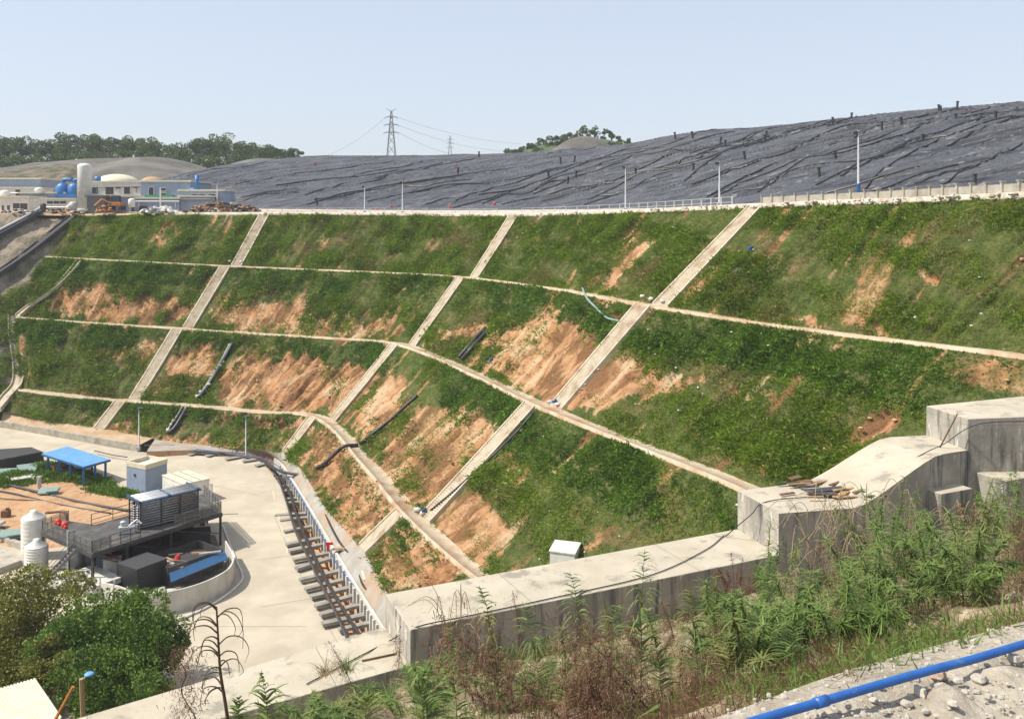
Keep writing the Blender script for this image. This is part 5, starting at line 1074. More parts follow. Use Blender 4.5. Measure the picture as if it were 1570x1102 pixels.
# road joints and yellow marks
mb = MB()
for a, b in (((228,712),(330,745)),((330,745),(400,760)),((420,790),(470,900)),((470,900),(520,990)),((380,860),(455,850)),((400,930),(490,915)),((290,960),(470,960)),((130,678),(100,690)),((-20,652),(60,660))):
    A, B = G(*a), G(*b); A.z += .006; B.z += .006; d = (B-A).normalized(); s = Vector((-d.y, d.x, 0))*.03
    n = 12; V = []
    for k in range(n+1): p = A.lerp(B, k/n); p.z = gz(p.y)+.012; V += [p-s, p+s]
    mb.add(V, [(2*k, 2*k+1, 2*k+3, 2*k+2) for k in range(n)])
struct(mb.build('road_joints', pm('joint_dark', (.28,.245,.185)), origin=(0, 0, 0)))
mb = MB()
for a, b in (((425,780),(429,797)),((431,806),(435,822)),((437,832),(441,848)),((418,752),(421,765))):
    A, B = G(*a), G(*b); d = (B-A).normalized(); s = Vector((-d.y, d.x, 0))*.07; V = [A-s, A+s, B+s, B-s]; mb.add([(p.x, p.y, gz(p.y)+.016) for p in V], [(0,1,2,3)])
struct(mb.build('road_marking', pm('faded_yellow', (.62,.48,.20), (.58,.50,.36), 3, .8), origin=(0, 0, 0)))
# ============================================================ big stepped concrete wall in front
WD = Vector((14.4, 6.7, 0)).normalized(); WN = Vector((-WD.y, WD.x, 0))
def wblock(name, pts, z1, zb, label, seams=0):
    """pts: footprint corners front-left, front-right, rear-right, rear-left with top heights z1 (list)"""
    t = MB().prism([(p.x, p.y) for p in pts], [zb]*len(pts), z1).build(name, M['wallc'], bevel=.03); return tag(t, label, 'wall', 'stepped concrete wall')
def wallmat():
    m, t, b = new_mat('stained_concrete'); N = t.nodes; L = t.links; g = N.new('ShaderNodeNewGeometry')
    def noi(s, st=(1, 1, 1), d=8):
        mp = N.new('ShaderNodeMapping'); mp.inputs['Scale'].default_value = st; L.new(g.outputs['Position'], mp.inputs[0]); n = N.new('ShaderNodeTexNoise'); n.inputs['Scale'].default_value = s; n.inputs['Detail'].default_value = d; n.inputs['Roughness'].default_value = .62; L.new(mp.outputs[0], n.inputs[0]); return n.outputs['Fac']
    def rng(f, a, c, lo=0, hi=1):
        r = N.new('ShaderNodeMapRange'); r.inputs[1].default_value = a; r.inputs[2].default_value = c; r.inputs[3].default_value = lo; r.inputs[4].default_value = hi; L.new(f, r.inputs[0]); return r.outputs[0]
    def mix(a, bb, f):
        x = N.new('ShaderNodeMix'); x.data_type = 'RGBA'
        for s, v in (('A', a), ('B', bb)):
            if isinstance(v, tuple): x.inputs[s].default_value = (*v, 1)
            else: L.new(v, x.inputs[s])
        L.new(f, x.inputs['Factor']); return x.outputs['Result']
    sp = N.new('ShaderNodeSeparateXYZ'); L.new(g.outputs['True Normal'], sp.inputs[0]); up = rng(sp.outputs['Z'], .5, .8)
    top = mix((.47,.42,.33), (.40,.355,.27), rng(noi(.5), .4, .6)); top = mix(top, (.30,.27,.21), rng(noi(1.5, d=10), .60, .72)); top = mix(top, (.20,.18,.14), rng(noi(9, d=3), .68, .74))
    side = mix((.43,.395,.33), (.29,.27,.23), rng(noi(.6), .4, .6)); side = mix(side, (.13,.13,.12), rng(noi(1.8, (1.4, 1.4, .16)), .50, .64)); side = mix(side, (.55,.53,.48), rng(noi(2.6, (1, 1, .3)), .60, .66)); side = mix(side, (.30,.22,.14), rng(noi(1.1, (1.2, 1.2, .1)), .64, .7))
    def dotline(vec, period, w):
        d_ = N.new('ShaderNodeVectorMath'); d_.operation = 'DOT_PRODUCT'; L.new(g.outputs['Position'], d_.inputs[0]); d_.inputs[1].default_value = vec
        md = N.new('ShaderNodeMath'); md.operation = 'PINGPONG'; L.new(d_.outputs['Value'], md.inputs[0]); md.inputs[1].default_value = period/2
        ls = N.new('ShaderNodeMath'); ls.operation = 'LESS_THAN'; L.new(md.outputs[0], ls.inputs[0]); ls.inputs[1].default_value = w; return ls.outputs[0]
    l1 = dotline(tuple(WD), 1.83, .010); l2 = dotline((0, 0, 1), 1.22, .008); mxx = N.new('ShaderNodeMath'); mxx.operation = 'MAXIMUM'; L.new(l1, mxx.inputs[0]); L.new(l2, mxx.inputs[1]); hm = N.new('ShaderNodeMath'); hm.operation = 'MULTIPLY'; hm.inputs[1].default_value = .6; L.new(mxx.outputs[0], hm.inputs[0])
    side = mix(side, (.13,.125,.11), hm.outputs[0])
    l3 = dotline(tuple(WD), 7.3, .012); top = mix(top, (.16,.14,.11), l3)
    crk = N.new('ShaderNodeTexVoronoi'); crk.feature = 'DISTANCE_TO_EDGE'; crk.inputs['Scale'].default_value = .35; L.new(g.outputs['Position'], crk.inputs['Vector']); cm = N.new('ShaderNodeMath'); cm.operation = 'LESS_THAN'; cm.inputs[1].default_value = .004; L.new(crk.outputs['Distance'], cm.inputs[0]); top = mix(top, (.27,.245,.195), rng(noi(.8, (1, 1, 1), 10), .56, .64))
    L.new(mix(side, top, up), b.inputs['Base Color']); b.inputs['Roughness'].default_value = .88
    bp = N.new('ShaderNodeBump'); bp.inputs['Distance'].default_value = .02; L.new(noi(7), bp.inputs['Height']); L.new(bp.outputs[0], b.inputs['Normal']); return m
M['wallc'] = wallmat()
zL, zM, zR, zS, zT = -15.2, -14., -12.3, -10.9, -9.45
A0 = P(340,1102,zL); FL = P(627,1022,zL)
ext = A0+(A0-FL).normalized()*14; R0 = P(130,1100,zL); R1 = P(598,962,zL); rext = R0+(R0-R1).normalized()*14
mfl = P(629,965,zM); mfr = P(1195,850,zM); mrr = P(1135,811,zM); mrl = P(591,910,zM)
wblock('concrete_wall', [ext, Vector((mfl.x, mfl.y, 0)), Vector((mrl.x, mrl.y, 0)), rext], [zL]*4, -40, 'lowest block of the stepped concrete wall, running out of the frame at bottom left')
k1 = P(1194,787,zR); k2 = P(1322,775,zR); rr1 = P(1131,752,zR); rr2 = P(1237,738,zR); k3 = P(1437,698,zS); k4 = P(1483,690,zS); rr3 = P(1352,672,zS); rr4 = P(1424,667,zS)
wblock('concrete_wall', [mfl, k1, rr1, mrl], [zM]*4, -40, 'long middle block of the stepped concrete wall with a cable lying on its top')
def sm_pts(a, b, c, d, za, zb):           # front or rear outline of the ramp, with soft bends
    P_ = [(a, za)]
    for i in range(9):
        t = -.12+1.24*i/8; u = min(1, max(0, t)); u = u*u*(3-2*u)*.35+u*.65; q = b.lerp(c, t); P_.append((Vector((q.x, q.y, 0)), za+(zb-za)*u))
    P_.append((d, zb)); return P_
fr_ = sm_pts(k1, k2, k3, k4, zR, zS); re_ = sm_pts(rr1, rr2, rr3, rr4, zR, zS); o = MB(); V = []
for (p, z), (q, z2) in zip(fr_, re_): V += [(p.x, p.y, z), (q.x, q.y, z2), (p.x, p.y, -40), (q.x, q.y, -40)]
m_ = len(fr_); f = []
for i in range(m_-1): k = 4*i; f += [(k, k+4, k+5, k+1), (k+2, k+6, k+4, k), (k+1, k+5, k+7, k+3)]
o.add(V, f+[(0,1,3,2), (4*m_-4, 4*m_-2, 4*m_-1, 4*m_-3)])
tag(o.build('concrete_wall', M['wallc']), 'ramped block of the stepped concrete wall with scrap boards on its top', 'wall', 'stepped concrete wall')
f1 = P(1484,642,zT); r1 = P(1420,622,zT); f2 = P(1640,632,zT+.4); r2 = P(1580,606,zT+.6); f1b = P(1505,645,zT)
wblock('concrete_wall', [Vector((f1.x, f1.y, 0)), P(1700,640,zT), P(1640,606,zT), Vector((r1.x, r1.y, 0))], [zT, zT+.2, zT+.2, zT], -40, 'highest block of the stepped concrete wall at the right edge')
WALLV = []
# buttress below
bq = Q(1443,757,40.5); t_ = MB().prism([bq, bq+WD*2.0+Vector((0,0,0)), bq+WD*2.0+WN*2.4, bq+WN*2.4], bq.z-4, bq.z).build('buttress', M['wallc'], bevel=.03); tag(t_, 'small concrete buttress block at the foot of the highest wall block', 'buttress')
bq = Q(1543,768,41); t_ = MB().prism([bq, bq+WD*2.6, bq+WD*2.6+WN*2, bq+WN*2], bq.z-3, bq.z+.9).build('buttress', M['wallc'], bevel=.03); tag(t_, 'second concrete buttress block at the right edge beyond a dark gap', 'buttress')
# cable on the wall, rod, boards
def P2(x, y, z): return P(x, y, z)+Vector((0, 0, .04))
pipe([P2(470,1050,zL), P2(560,1003,zL), P2(600,982,zL), P2(640,962,zM), P2(720,945,zM), P2(860,915,zM), P2(1000,882,zM), P2(1080,845,zM), P2(1110,822,zM)], .022, M['black'], 'thin dark cable lying along the top of the middle wall block', 'cable', 'cable', 5)
pipe([P(1112,822,zM+.02), P(1150,790,zR-.5), P(1178,768,zR+.05), P(1280,757,zR+.05), P(1340,735,zR+.4), P(1420,693,zS+.05), P(1448,680,zS+.5), P(1500,650,zT+.05), P(1600,645,zT+.25)], .022, M['black'], 'thin dark cable crossing the ramped wall block towards the right edge', 'cable', 'cable', 5)
pipe([P(1441,686,zS), P(1468,634,zS+1.75)], .035, M['rust'], 'leaning steel rod standing on the ramped wall block', 'steel_rod', 'rod', 6, 2)
pipe([P2(555,1014,zL), P2(608,1003,zL)], .03, M['rust'], 'short rusty stick on the lowest wall block', 'stick', 'stick', 6, 2)
for i, (x, y, m_) in enumerate([(712,932,'rust'),(985,875,'dark')]):
    q = P(x, y, zM); tag(MB().tube([q, q+Vector((0, 0, .22))], .018, 5).build('steel_bar', M[m_]), ['short rusty steel bar sticking out of the middle wall block, left one','short dark steel bar sticking out of the middle wall block, right one'][i], 'bar')
bd = [(1265,757,1.9,.5,'net',.25),(1262,762,1.2,.4,'net',-.1),(1238,745,1.6,.14,'rust',.3),(1225,748,1.1,.12,'wood',.15),(1318,755,.7,.35,'wood',.3),(1300,765,.8,.2,'wood',.1),(1335,742,.9,.1,'rust',.5),(1345,738,1.0,.1,'rust',.7),(1320,738,1.2,.1,'rust',.4),(1330,731,1.2,.09,'rust',.6),(1310,741,1.1,.09,'rust',.5),(1350,729,.9,.09,'rust',.5),(1287,744,.7,.25,'rust',.6),(1250,768,.7,.12,'wood',0.),(1310,731,1.1,.1,'rust',.55)]
R6 = random.Random(3)
for _ in range(24): bd.append((R6.uniform(1205, 1350), R6.uniform(733, 765), R6.uniform(.5, 1.5), R6.uniform(.07, .3), R6.choice(['rust','rust','wood','rust','net']), R6.uniform(-.1, .8)))
for i, (x, y, l, w, mm, rz) in enumerate(sorted(bd)):
    q = P(x, y, zR); q.z = zR+.05+(.03*i % .12)
    if x > 1322: q = P(x, y, zR+.15)
    tag(MB().box(q+Vector((0, 0, .05)), (l, w, .05), rz, random.uniform(-.1, .1)).build('scrap_board' if mm != 'net' else 'scrap_sheet', M[mm]), '%s scrap piece from the left lying on the ramped concrete wall block' % ordn(i), 'board', 'scrap boards on the wall')
# ============================================================ near bank, ledge, plants
tl_ = [(-16,3.5),(-8,5),(-2,7.4),(1.85,9.4),(3.9,10.55),(6.6,11.8),(12,14.3),(22,19)]
ft_ = [(-26,19),(-12,26.3),(-3.2,30.6),(4,34.2),(10.9,37.5),(17,40.3),(23,43),(36,50)]
A = cr([Vector((x, y, -5.25)) for x, y in tl_], 20); B = cr([Vector((x, y, -15.6)) for x, y in ft_], 20); rows = []
for i in range(64):
    s = i/63; r = A*(1-s)+B*s; prof = s**.85; r[:, 2] = -5.25*(1-prof)+(-15.9)*prof+(.9 if 0 else 0)
    r[:, 2] += fbm(r[:, 0]*.35, r[:, 1]*.35, 301)*1.1*min(1, s*5)+fbm(r[:, 0]*1.6, r[:, 1]*1.6, 305)*.25*min(1, s*8); r[:, 2] += .9*max(0, s-.5)*np.clip((r[:, 0]-2)/14, 0, 2.2); rows.append(r)
gB = np.array(rows); M['bank'] = pm('bank_soil', (.26,.19,.11), (.13,.11,.06), .7, .95, .08, 4, c3=(.40,.32,.22), s3=1.8, t3=.56, w3=.06)
struct(link_mesh('bank', gB.reshape(-1, 3), grid_faces(*gB.shape[:2]), M['bank'], smooth=True, origin=(0, 0, 0))); BANK = Surf(gB.reshape(-1, 3))
rows = []
for s in np.linspace(0, 1, 60):
    r = A.copy(); inn = np.array([[p[0]*.75+1.5, p[1]-11, -4.6] for p in A]); r = A*(1-s)+inn*s; ed = min(1, s*12)
    r[:, 2] = -5.25+.0*s+(fbm(r[:, 0]*1.2, r[:, 1]*1.2, 311)*.12+fbm(r[:, 0]*5, r[:, 1]*5, 315)*.05)*ed+.12*min(1, s*20)+np.where(s > .10, fbm(r[:, 0]*2.2, r[:, 1]*2.2, 318).clip(0, 1)*.35, 0); rows.append(r)
gL = np.array(rows); struct(link_mesh('gravel_ledge', gL.reshape(-1, 3), grid_faces(*gL.shape[:2]), M['gravel'], smooth=True, origin=(0, 0, 0))); LEDGE = Surf(gL.reshape(-1, 3))
zp = -4.95
pp = [P(1110,1120,zp), P(1170,1101,zp), P(1257,1076,zp), P(1412,1031,zp), P(1489,1011,zp), P(1570,987,zp), P(1660,962,zp)]
t = thing('blue_pipe', 'bright blue plastic pipe lying across the gravel in the bottom right corner', 'pipe', pp[0])
MB().tube(cr(pp, 8), .046, 14).build('pipe', M['pipeblue'], t, smooth=True)
a, b = P(1250,1078,zp), P(1268,1072.8,zp); MB().tube([a, b], .056, 14).build('coupling', M['pipeblue'], t, smooth=True)
rk = [(1437,1035,16,'wood2'),(1490,1010,10,'rock'),(1545,1000,12,'rock'),(1555,1010,14,'rock'),(1410,1060,18,'rock'),(1440,1052,14,'rock'),(1470,1045,10,'rock'),(1500,1040,16,'rock'),(1340,1075,9,'rock'),(1300,1085,8,'rock'),(1390,1080,12,'rock'),(1530,985,10,'rock'),(1560,1040,12,'rock'),(1460,1080,10,'rock'),(1260,1095,9,'rock'),(1515,1070,9,'rock'),(1425,1020,8,'rock'),(1350,1055,7,'rock'),(1545,1085,8,'rock'),(1480,1062,9,'rock'),(1325,1098,9,'rock'),(1420,1092,10,'rock')]
M['wood2'] = pm('brown_stone', (.42,.30,.20), (.34,.23,.15), 5, .9)
for i, (x, y, s, mm) in enumerate(sorted(rk)):
    q = LEDGE.hit(x, y+s*.25, .03); tag(MB().rock(q, s/F*q.y*.75, 9).build('stone', M[mm], bevel=.004), '%s%s loose stone from the left beside the blue pipe' % (ordn(i), ' brown' if mm != 'rock' else ' pale'), 'stone', 'loose stones by the blue pipe')
mb = MB()
for _ in range(1100):
    x = random.uniform(1000, 1600); y = random.uniform(960, 1110); 
    s = (x-1060)/510
    if y < 1100-s*150: continue
    q = LEDGE.hit(x, y, .0); mb.rock(q, random.choice((.01, .015, .02, .035)), 5)
stuff(mb.build('pebbles', M['rock'], origin=(0, 0, 0)), 'pale pebbles strewn over the gravel ledge', 'pebbles')
# ------------------------------------------------------------ plants
class LB:                              # leaf builder (strips with a random attribute)
    def __init__(s): s.v = []; s.f = []; s.r = []
    def blade(s, p, d, L, w, droop=.5, seg=3, r=None):
        p = Vector(p); d = Vector(d).normalized(); side = d.cross(Vector((random.gauss(0, .3), random.gauss(0, .3), 1))); side = side.normalized() if side.length > .01 else Vector((1, 0, 0)); r = random.random() if r is None else r; o = len(s.v)
        for i in range(seg+1):
            t = i/seg; q = p+d*(L*t)-Vector((0, 0, droop*L*t*t)); ww = w*(1-t)**.7*.5+.0005
            s.v += [tuple(q-side*ww), tuple(q+side*ww)]; s.r += [r, r]
        for i in range(seg): s.f.append((o+2*i, o+2*i+1, o+2*i+3, o+2*i+2))
    def build(s, name, mat, parent=None, origin=None):
        return link_mesh(name, np.array(s.v), s.f, mat, parent, origin=origin, rnd=s.r)
def frond_plant(px, py, top, label, mat='fern', lean=0., pairs=26, leaf=.80, bare_=.12, droop=.45, q=None, name='fern_stem', dens=1, wid=.06, stem='shrub'):
    q = q or BANK.hit(px, py); H = (py-top)/F*q.y; t = thing(name, label, 'plant', q); tip = q+Vector((lean*H, random.uniform(-.1, .1)*H, H)); pts = []
    for i in range(9): s = i/8; pts.append(q.lerp(tip, s)+Vector((-lean*H*.35*math.sin(s*math.pi), 0, 0))+Vector((random.gauss(0, .006), random.gauss(0, .006), 0))*H)
    MB().tube(pts, [max(.004, .011*(1-.8*i/8)) for i in range(9)], 5).build('stem', M['stalkg'] if mat != 'stalk' else M['stalk'], t)
    lb = LB()
    for i in range(int(pairs*dens)):
        s = bare_+(1-bare_)*(i/(pairs*dens)); k = min(7.999, s*8); p = pts[int(k)].lerp(pts[int(k)+1], k-int(k)); env = math.sin(min(1, (1-s)*1.5+.18)*math.pi/2)*(.6+.4*min(1, s*3))
        a0 = random.uniform(0, .5)+i*.25
        for sg in (-1, 1):
            d = Vector((sg*math.cos(a0*.35), math.sin(a0)*.5, random.uniform(.3, .85))); L = leaf*env*random.uniform(.75, 1.15); lb.blade(p, d, L, wid, droop+random.uniform(-.15, .2), 4)
            for j in range(1 if mat == 'fern' else 3):            # leaflets along the blade
                tt = .35+j*.2; qq = p+d.normalized()*(L*tt)-Vector((0, 0, droop*L*tt*tt)); lb.blade(qq, d+Vector((random.gauss(0, .4), random.gauss(0, .5), random.gauss(0, .5))), L*.22, wid*.4, .3, 1)
    lb.build('leaves', M[mat], t); return t
M['stalkg'] = pm('green_stem', (.10,.12,.04), (.14,.10,.05), 6, .7)
def shrub(px, py, hpx, wpx, mat, label, n=260, leaf=.3, name='shrub', thin=.022, q=None, up=.8, cat='shrub', grp=None, spread=.45):
    q = q or BANK.hit(px, py); H = hpx/F*q.y*1.25; Wd = wpx/F*q.y*1.25; t = thing(name, label, cat, q, grp); mb = MB(); lb = LB(); ns = 16
    for i in range(ns):
        a = random.uniform(0, 2*math.pi); rr = Wd/2*math.sqrt(random.random())*1.25; hh = H*random.uniform(.4, 1.12)*(1-.35*min(1, rr/(Wd/2))**2); b0 = q+Vector((math.cos(a)*rr*.35, math.sin(a)*rr*.35, -.1)); tip = q+Vector((math.cos(a)*rr, math.sin(a)*rr, hh)); mid = (b0*.6+tip*.4)+Vector((0, 0, .22*H))
        pts = [Vector(p) for p in cr([b0, mid, tip], 4)]; mb.tube(pts, [.010]*3+[.007]*3+[.004]*(len(pts)-6), 4, False); rs = random.random()
        for j in range(n//ns*2):
            s = random.uniform(.15, 1)*(len(pts)-1.001); p = pts[int(s)].lerp(pts[int(s)+1], s-int(s)); az_ = random.uniform(0, 6.28); d = Vector((math.cos(az_), math.sin(az_), random.uniform(-.1, up)))
            lb.blade(p, d, leaf*random.uniform(.5, 1.3), thin*random.uniform(.7, 1.3), random.uniform(.1, .6), 2, min(1, max(0, rs*.5+random.random()*.5)))
    mb.build('stems', M['stalkg'] if mat in ('fern', 'shrub') else M['stalk'], t); lb.build('leaves', M[mat], t); return t
# understory (uncountable)
kk = RNG.integers(0, gB.shape[0]-1, 34000), RNG.integers(0, gB.shape[1]-1, 34000); C = gB[kk]+RNG.normal(0, .15, (34000, 3))*np.array([1, 1, .2]); dn_ = fbm(C[:, 0]*.4, C[:, 1]*.4, 401)+fbm(C[:, 0]*1.7, C[:, 1]*1.7, 402)*.6
pxc = CX+F*C[:, 0]/C[:, 1]; C = C[(dn_ > -.02+.42*np.exp(-((pxc-870)/210)**2)) & (C[:, 1] > 8) & (pxc > 300) & (pxc < 1700)]
V, Fc, r = leaf_tris(C, np.tile([0, 0, 1.], (len(C), 1)), np.full(len(C), .24), 1.6, None, .10, 5, .5); stuff(link_mesh('undergrowth', V, Fc, M['shrub'], origin=(0, 0, 0), rnd=r), 'thin green undergrowth covering the near bank', 'undergrowth')
kk = RNG.integers(0, gB.shape[0]-1, 20000), RNG.integers(0, gB.shape[1]-1, 20000); C = gB[kk]+RNG.normal(0, .15, (20000, 3))*np.array([1, 1, .2]); dn_ = fbm(C[:, 0]*.5, C[:, 1]*.5, 411)
pxc = CX+F*C[:, 0]/C[:, 1]; C = C[(dn_ > .02-.3*np.exp(-((pxc-870)/260)**2)) & (C[:, 1] > 8) & (pxc > 300) & (pxc < 1700)]
V, Fc, r = leaf_tris(C, np.tile([0, 0, 1.], (len(C), 1)), np.full(len(C), .26), 1.5, None, .05, 8, .6); stuff(link_mesh('dead_litter', V, Fc, M['dry'], origin=(0, 0, 0), rnd=r), 'brown dead stems and litter on the near bank', 'dead plants')
fr = [(985,1020,835,'tallest green fern like stem rising before the middle wall block',0.02,'fern'),(905,1040,868,'green fern like stem bending left before the middle wall block',-.22,'fern'),(830,1060,915,'green fern like stem left of the tall pair, leaning left',-.22,'fern'),(930,1060,925,'short leafy fern like stem between the tall ones',.1,'fern'),(1250,960,870,'pale green fern like stem before the right end of the middle wall block',-.12,'fern'),(1070,985,905,'dull curled fern like stem right of the tallest one',-.1,'fern'),(1180,1000,885,'broad green fern like stem in the middle of the shrubs',-.1,'fern'),(1300,960,850,'green fern like stem beside the dry reeds',.05,'fern'),(1530,880,735,'green fern like stem at the right edge',.15,'fern'),(1480,900,790,'slim green stem near the right edge',-.05,'fern')]
def bank_at(px, D):
    d = ((CX+F*gB[..., 0]/gB[..., 1]-px)/6)**2+((gB[..., 1]-D)/.15)**2; i, j = np.unravel_index(int(np.argmin(d)), d.shape); return Vector(gB[i, j])
for k_, (x, y, tp_, lb, ln, mt) in enumerate(fr):
    D_ = 15.5+1.2*(k_ % 4) if x < 1200 else 22.; q = bank_at(x, D_); yq = proj(q)[1]; frond_plant(x, yq, tp_, lb, mt, ln*.6, 34, 66/F*D_, .3, .75, q=q, wid=.040)
for k_, (x, yt, lb) in enumerate([(775,900,'slim twiggy green frond between the wall corner twigs and the leaning pair'),(1015,930,'narrow green frond just right of the tallest stem'),(1120,905,'upright green frond below the block step'),(1215,880,'tall arching frond below the scrap boards'),(870,950,'short arching frond in the gap of the brown dead fern'),(690,965,'low arching frond near the wall corner')]):
    D_ = 15+k_ % 3; q = bank_at(x, D_); frond_plant(x, proj(q)[1], yt, lb, 'fern', random.uniform(-.15, .15), 28, 46/F*D_, .3, .6, q=q, name='arching_frond', wid=.05)
# near ones hang in from below the frame
D = 14.5; t = thing('withered_plant', 'tall withered brown plant with drooping curled leaves at bottom left', 'plant', Q(352,1150,D)); R7 = random.Random(4)
stm = [Vector(v) for v in cr([Q(356,1150,D), Q(346,1080,D), Q(338,1030,D), Q(335,985,D), Q(332,930,D)], 6)]
MB().tube(stm, [.026*(1-.7*i/(len(stm)-1))+.006 for i in range(len(stm))], 7).build('stem', M['stalk'], t, smooth=True)
mb = MB()
for i in range(24):
    k = R7.choice([R7.uniform(.30, .6), R7.uniform(.55, .98), R7.uniform(.8, 1.)])*(len(stm)-1.01); p = stm[int(k)].lerp(stm[int(k)+1], k-int(k)); sg = R7.choice((-1, 1)); L = R7.uniform(.2, .5)*(1 if k > 14 else .8); o = Vector((sg*L, R7.gauss(0, .15), 0))
    c = [p, p+o*.35+Vector((0, 0, L*.28)), p+o*.8+Vector((0, 0, L*.22)), p+o*R7.uniform(.9, 1.15)+Vector((0, 0, -L*R7.uniform(.1, .5))), p+o*R7.uniform(.7, 1.1)+Vector((0, 0, -L*R7.uniform(.5, .9)))]
    c = cr(c, 4); mb.tube(c, [.013*(1-.75*j/(len(c)-1)) for j in range(len(c))], 4)
mb.build('leaves', M['stalk'], t, smooth=True)
q = Q(410,1140,15); frond_plant(0, 1140, 1030, 'pale green arching fern right of the withered plant', 'fern', -.1, 18, .6, .1, .6, q=q)
q = Q(650,1130,15); frond_plant(0, 1130, 1010, 'grassy green fern at the bottom below the wall corner', 'fern', -.12, 22, .65, .1, .5, q=q)
q = Q(560,1130,15); frond_plant(0, 1130, 1050, 'small green fern at the bottom left of the wall corner', 'fern', .1, 18, .5, .1, .5, q=q)
q = Q(360,1140,14.6); frond_plant(0, 1140, 1065, 'low leafy shoot at the foot of the withered plant', 'fern', .1, 14, .35, .1, .5, q=q)
spots = [(640,1090,110,130),(700,1075,110,110),(580,1110,90,120),(760,1085,110,120),(820,1090,120,130),(890,1085,110,120),(960,1080,110,120),(1040,1075,120,130),(1000,1020,80,100),(1100,1040,120,120),(1090,980,80,100),(1150,1050,110,110),(1170,1000,120,130),(1230,1020,130,130),(1220,970,110,120),(1290,1000,130,130),(1340,980,140,130),(1300,930,110,110),(1390,960,150,130),(1360,910,110,120),(1440,945,150,130),(1420,890,100,110),(1490,930,140,120),(1470,870,90,110),(1540,915,140,120),(1560,860,110,90),(1130,930,60,80),(1050,940,60,80),(860,1020,70,90),(500,1120,80,110),(1530,840,60,90)]
br = {3,5,8,11,17,22,24,28}
gi = bi = 0
R8 = random.Random(8); spots = [(x, y, h*(.62 if x < 1060 else 1.28)*R8.uniform(.75, 1.2), w) for k_, (x, y, h, w) in enumerate(sorted(spots)) if k_ % 5 != 1 or x > 1080]
for i, (x, y, h, w) in enumerate(spots):
    if i % 3 == 2 or (640 < x < 1100 and i % 4): shrub(x, y, h*.8, w, 'dry' if i % 2 else 'straw', '%s brown withered shrub from the left on the near bank' % ordn(bi), 1300, .16, 'withered_shrub', .018, up=.6, grp='withered shrubs on the near bank'); bi += 1
    else: shrub(x, y, h*random.uniform(.8, 1.05), w, 'shrub' if i % 3 else 'fern', '%s feathery green shrub from the left on the near bank' % ordn(gi), 1050, .34, 'green_shrub', .032, grp='feathery green shrubs on the near bank'); gi += 1
# more tall fronds, each its own plant
R5 = random.Random(5); mf = []
for k in range(12):
    x = R5.uniform(690, 1560); yb = np.interp(x, [690, 1000, 1570], [1085, 1040, 900])-R5.uniform(0, 60); mf.append((x, yb, yb-R5.uniform(50, 105)*(.8 if x < 1060 else 1.15)))
for i, (x, yb, yt) in enumerate(sorted(mf)):
    frond_plant(x, yb, yt, '%s of the shorter arching green fronds counted from the left among the shrubs' % ordn(i), 'fern', R5.uniform(-.35, .35), 18, R5.uniform(.45, .7), .1, R5.uniform(.4, .9), name='arching_frond')
gt = [(x, np.interp(x, [480, 1000, 1570], [1100, 1050, 930])-R5.uniform(-10, 70)) for x in np.linspace(500, 1560, 34)]
for i, (x, y) in enumerate(gt):
    q = BANK.hit(x, y); t = thing('long_grass_tuft', '%s tuft of long arching grass blades from the left on the near bank' % ordn(i), 'grass tuft', q); lb_ = LB()
    for _ in range(60): lb_.blade(q+Vector((R5.gauss(0, .12), R5.gauss(0, .12), 0)), Vector((R5.gauss(0, .5), R5.gauss(0, .5), 1)), R5.uniform(.6, 1.5), .022, R5.uniform(.3, .9), 5)
    lb_.build('blades', M['straw'] if (i % 4 == 0 or (640 < x < 1100 and i % 3)) else M['fern'], t)
# slanting heaps of brown dead fern
for i, (pts, lb) in enumerate([([(690,965,15.2),(740,1010,15),(800,1050,14.8),(870,1110,14.5)], 'slanting mass of brown dead fern below the middle wall block, left one'),([(880,960,15.4),(925,1005,15.2),(965,1050,15),(1010,1110,14.8)], 'slanting mass of brown dead fern below the middle wall block, right one'),([(1555,790,26),(1568,840,25),(1578,900,24)], 'dark brown dead bush at the right edge'),([(900,1020,14.6),(905,1060,14.5),(912,1110,14.4)], 'round brown dead fern clump between the two slanting masses'),([(1130,960,19),(1090,1010,18),(1060,1060,17)], 'brown dead fern mass right of the tallest green stem')]):
    p = cr([Q(x, y, D_) for x, y, D_ in pts], 8); t = thing('dead_fern', lb, 'dead plant', Vector(p[0])); MB().tube(p, .012, 5).build('stem', M['stalk'], t); lb_ = LB()
    for _ in range(2000):
        k = random.random()*(len(p)-1.01); q = Vector(p[int(k)]).lerp(Vector(p[int(k)+1]), k-int(k))+Vector((random.gauss(0, .26), random.gauss(0, .26), random.gauss(-.05, .22))); lb_.blade(q, Vector((random.gauss(0, 1), random.gauss(0, 1), random.gauss(0, .8))), random.uniform(.08, .22), .014, .6, 2)
    lb_.build('leaves', M['dry'], t)
for i in range(16):
    x = 560+i*62+random.uniform(-20, 20); yb = float(np.interp(x, [560, 1000, 1570], [1090, 1030, 900]))-random.uniform(0, 50); q = BANK.hit(x, yb); t = thing('dead_plant', '%s tall reddish brown dead stem from the left among the green shrubs' % ordn(i), 'dead plant', q); H = random.uniform(60, 120)/F*q.y; tp_ = q+Vector((random.uniform(-.5, .3)*H, 0, H)); MB().tube([q, (q+tp_)/2+Vector((.05, 0, .05)), tp_], [.014, .010, .005], 5).build('stem', M['stalk'], t); lb_ = LB()
    for _ in range(260):
        s_ = random.uniform(.25, 1); p_ = q.lerp(tp_, s_)+Vector((random.gauss(0, .07), random.gauss(0, .07), random.gauss(0, .05))); lb_.blade(p_, Vector((random.gauss(0, 1), random.gauss(0, 1), random.gauss(.1, .8))), random.uniform(.06, .2), .013, .7, 2)
    lb_.build('leaves', M['dry'], t)
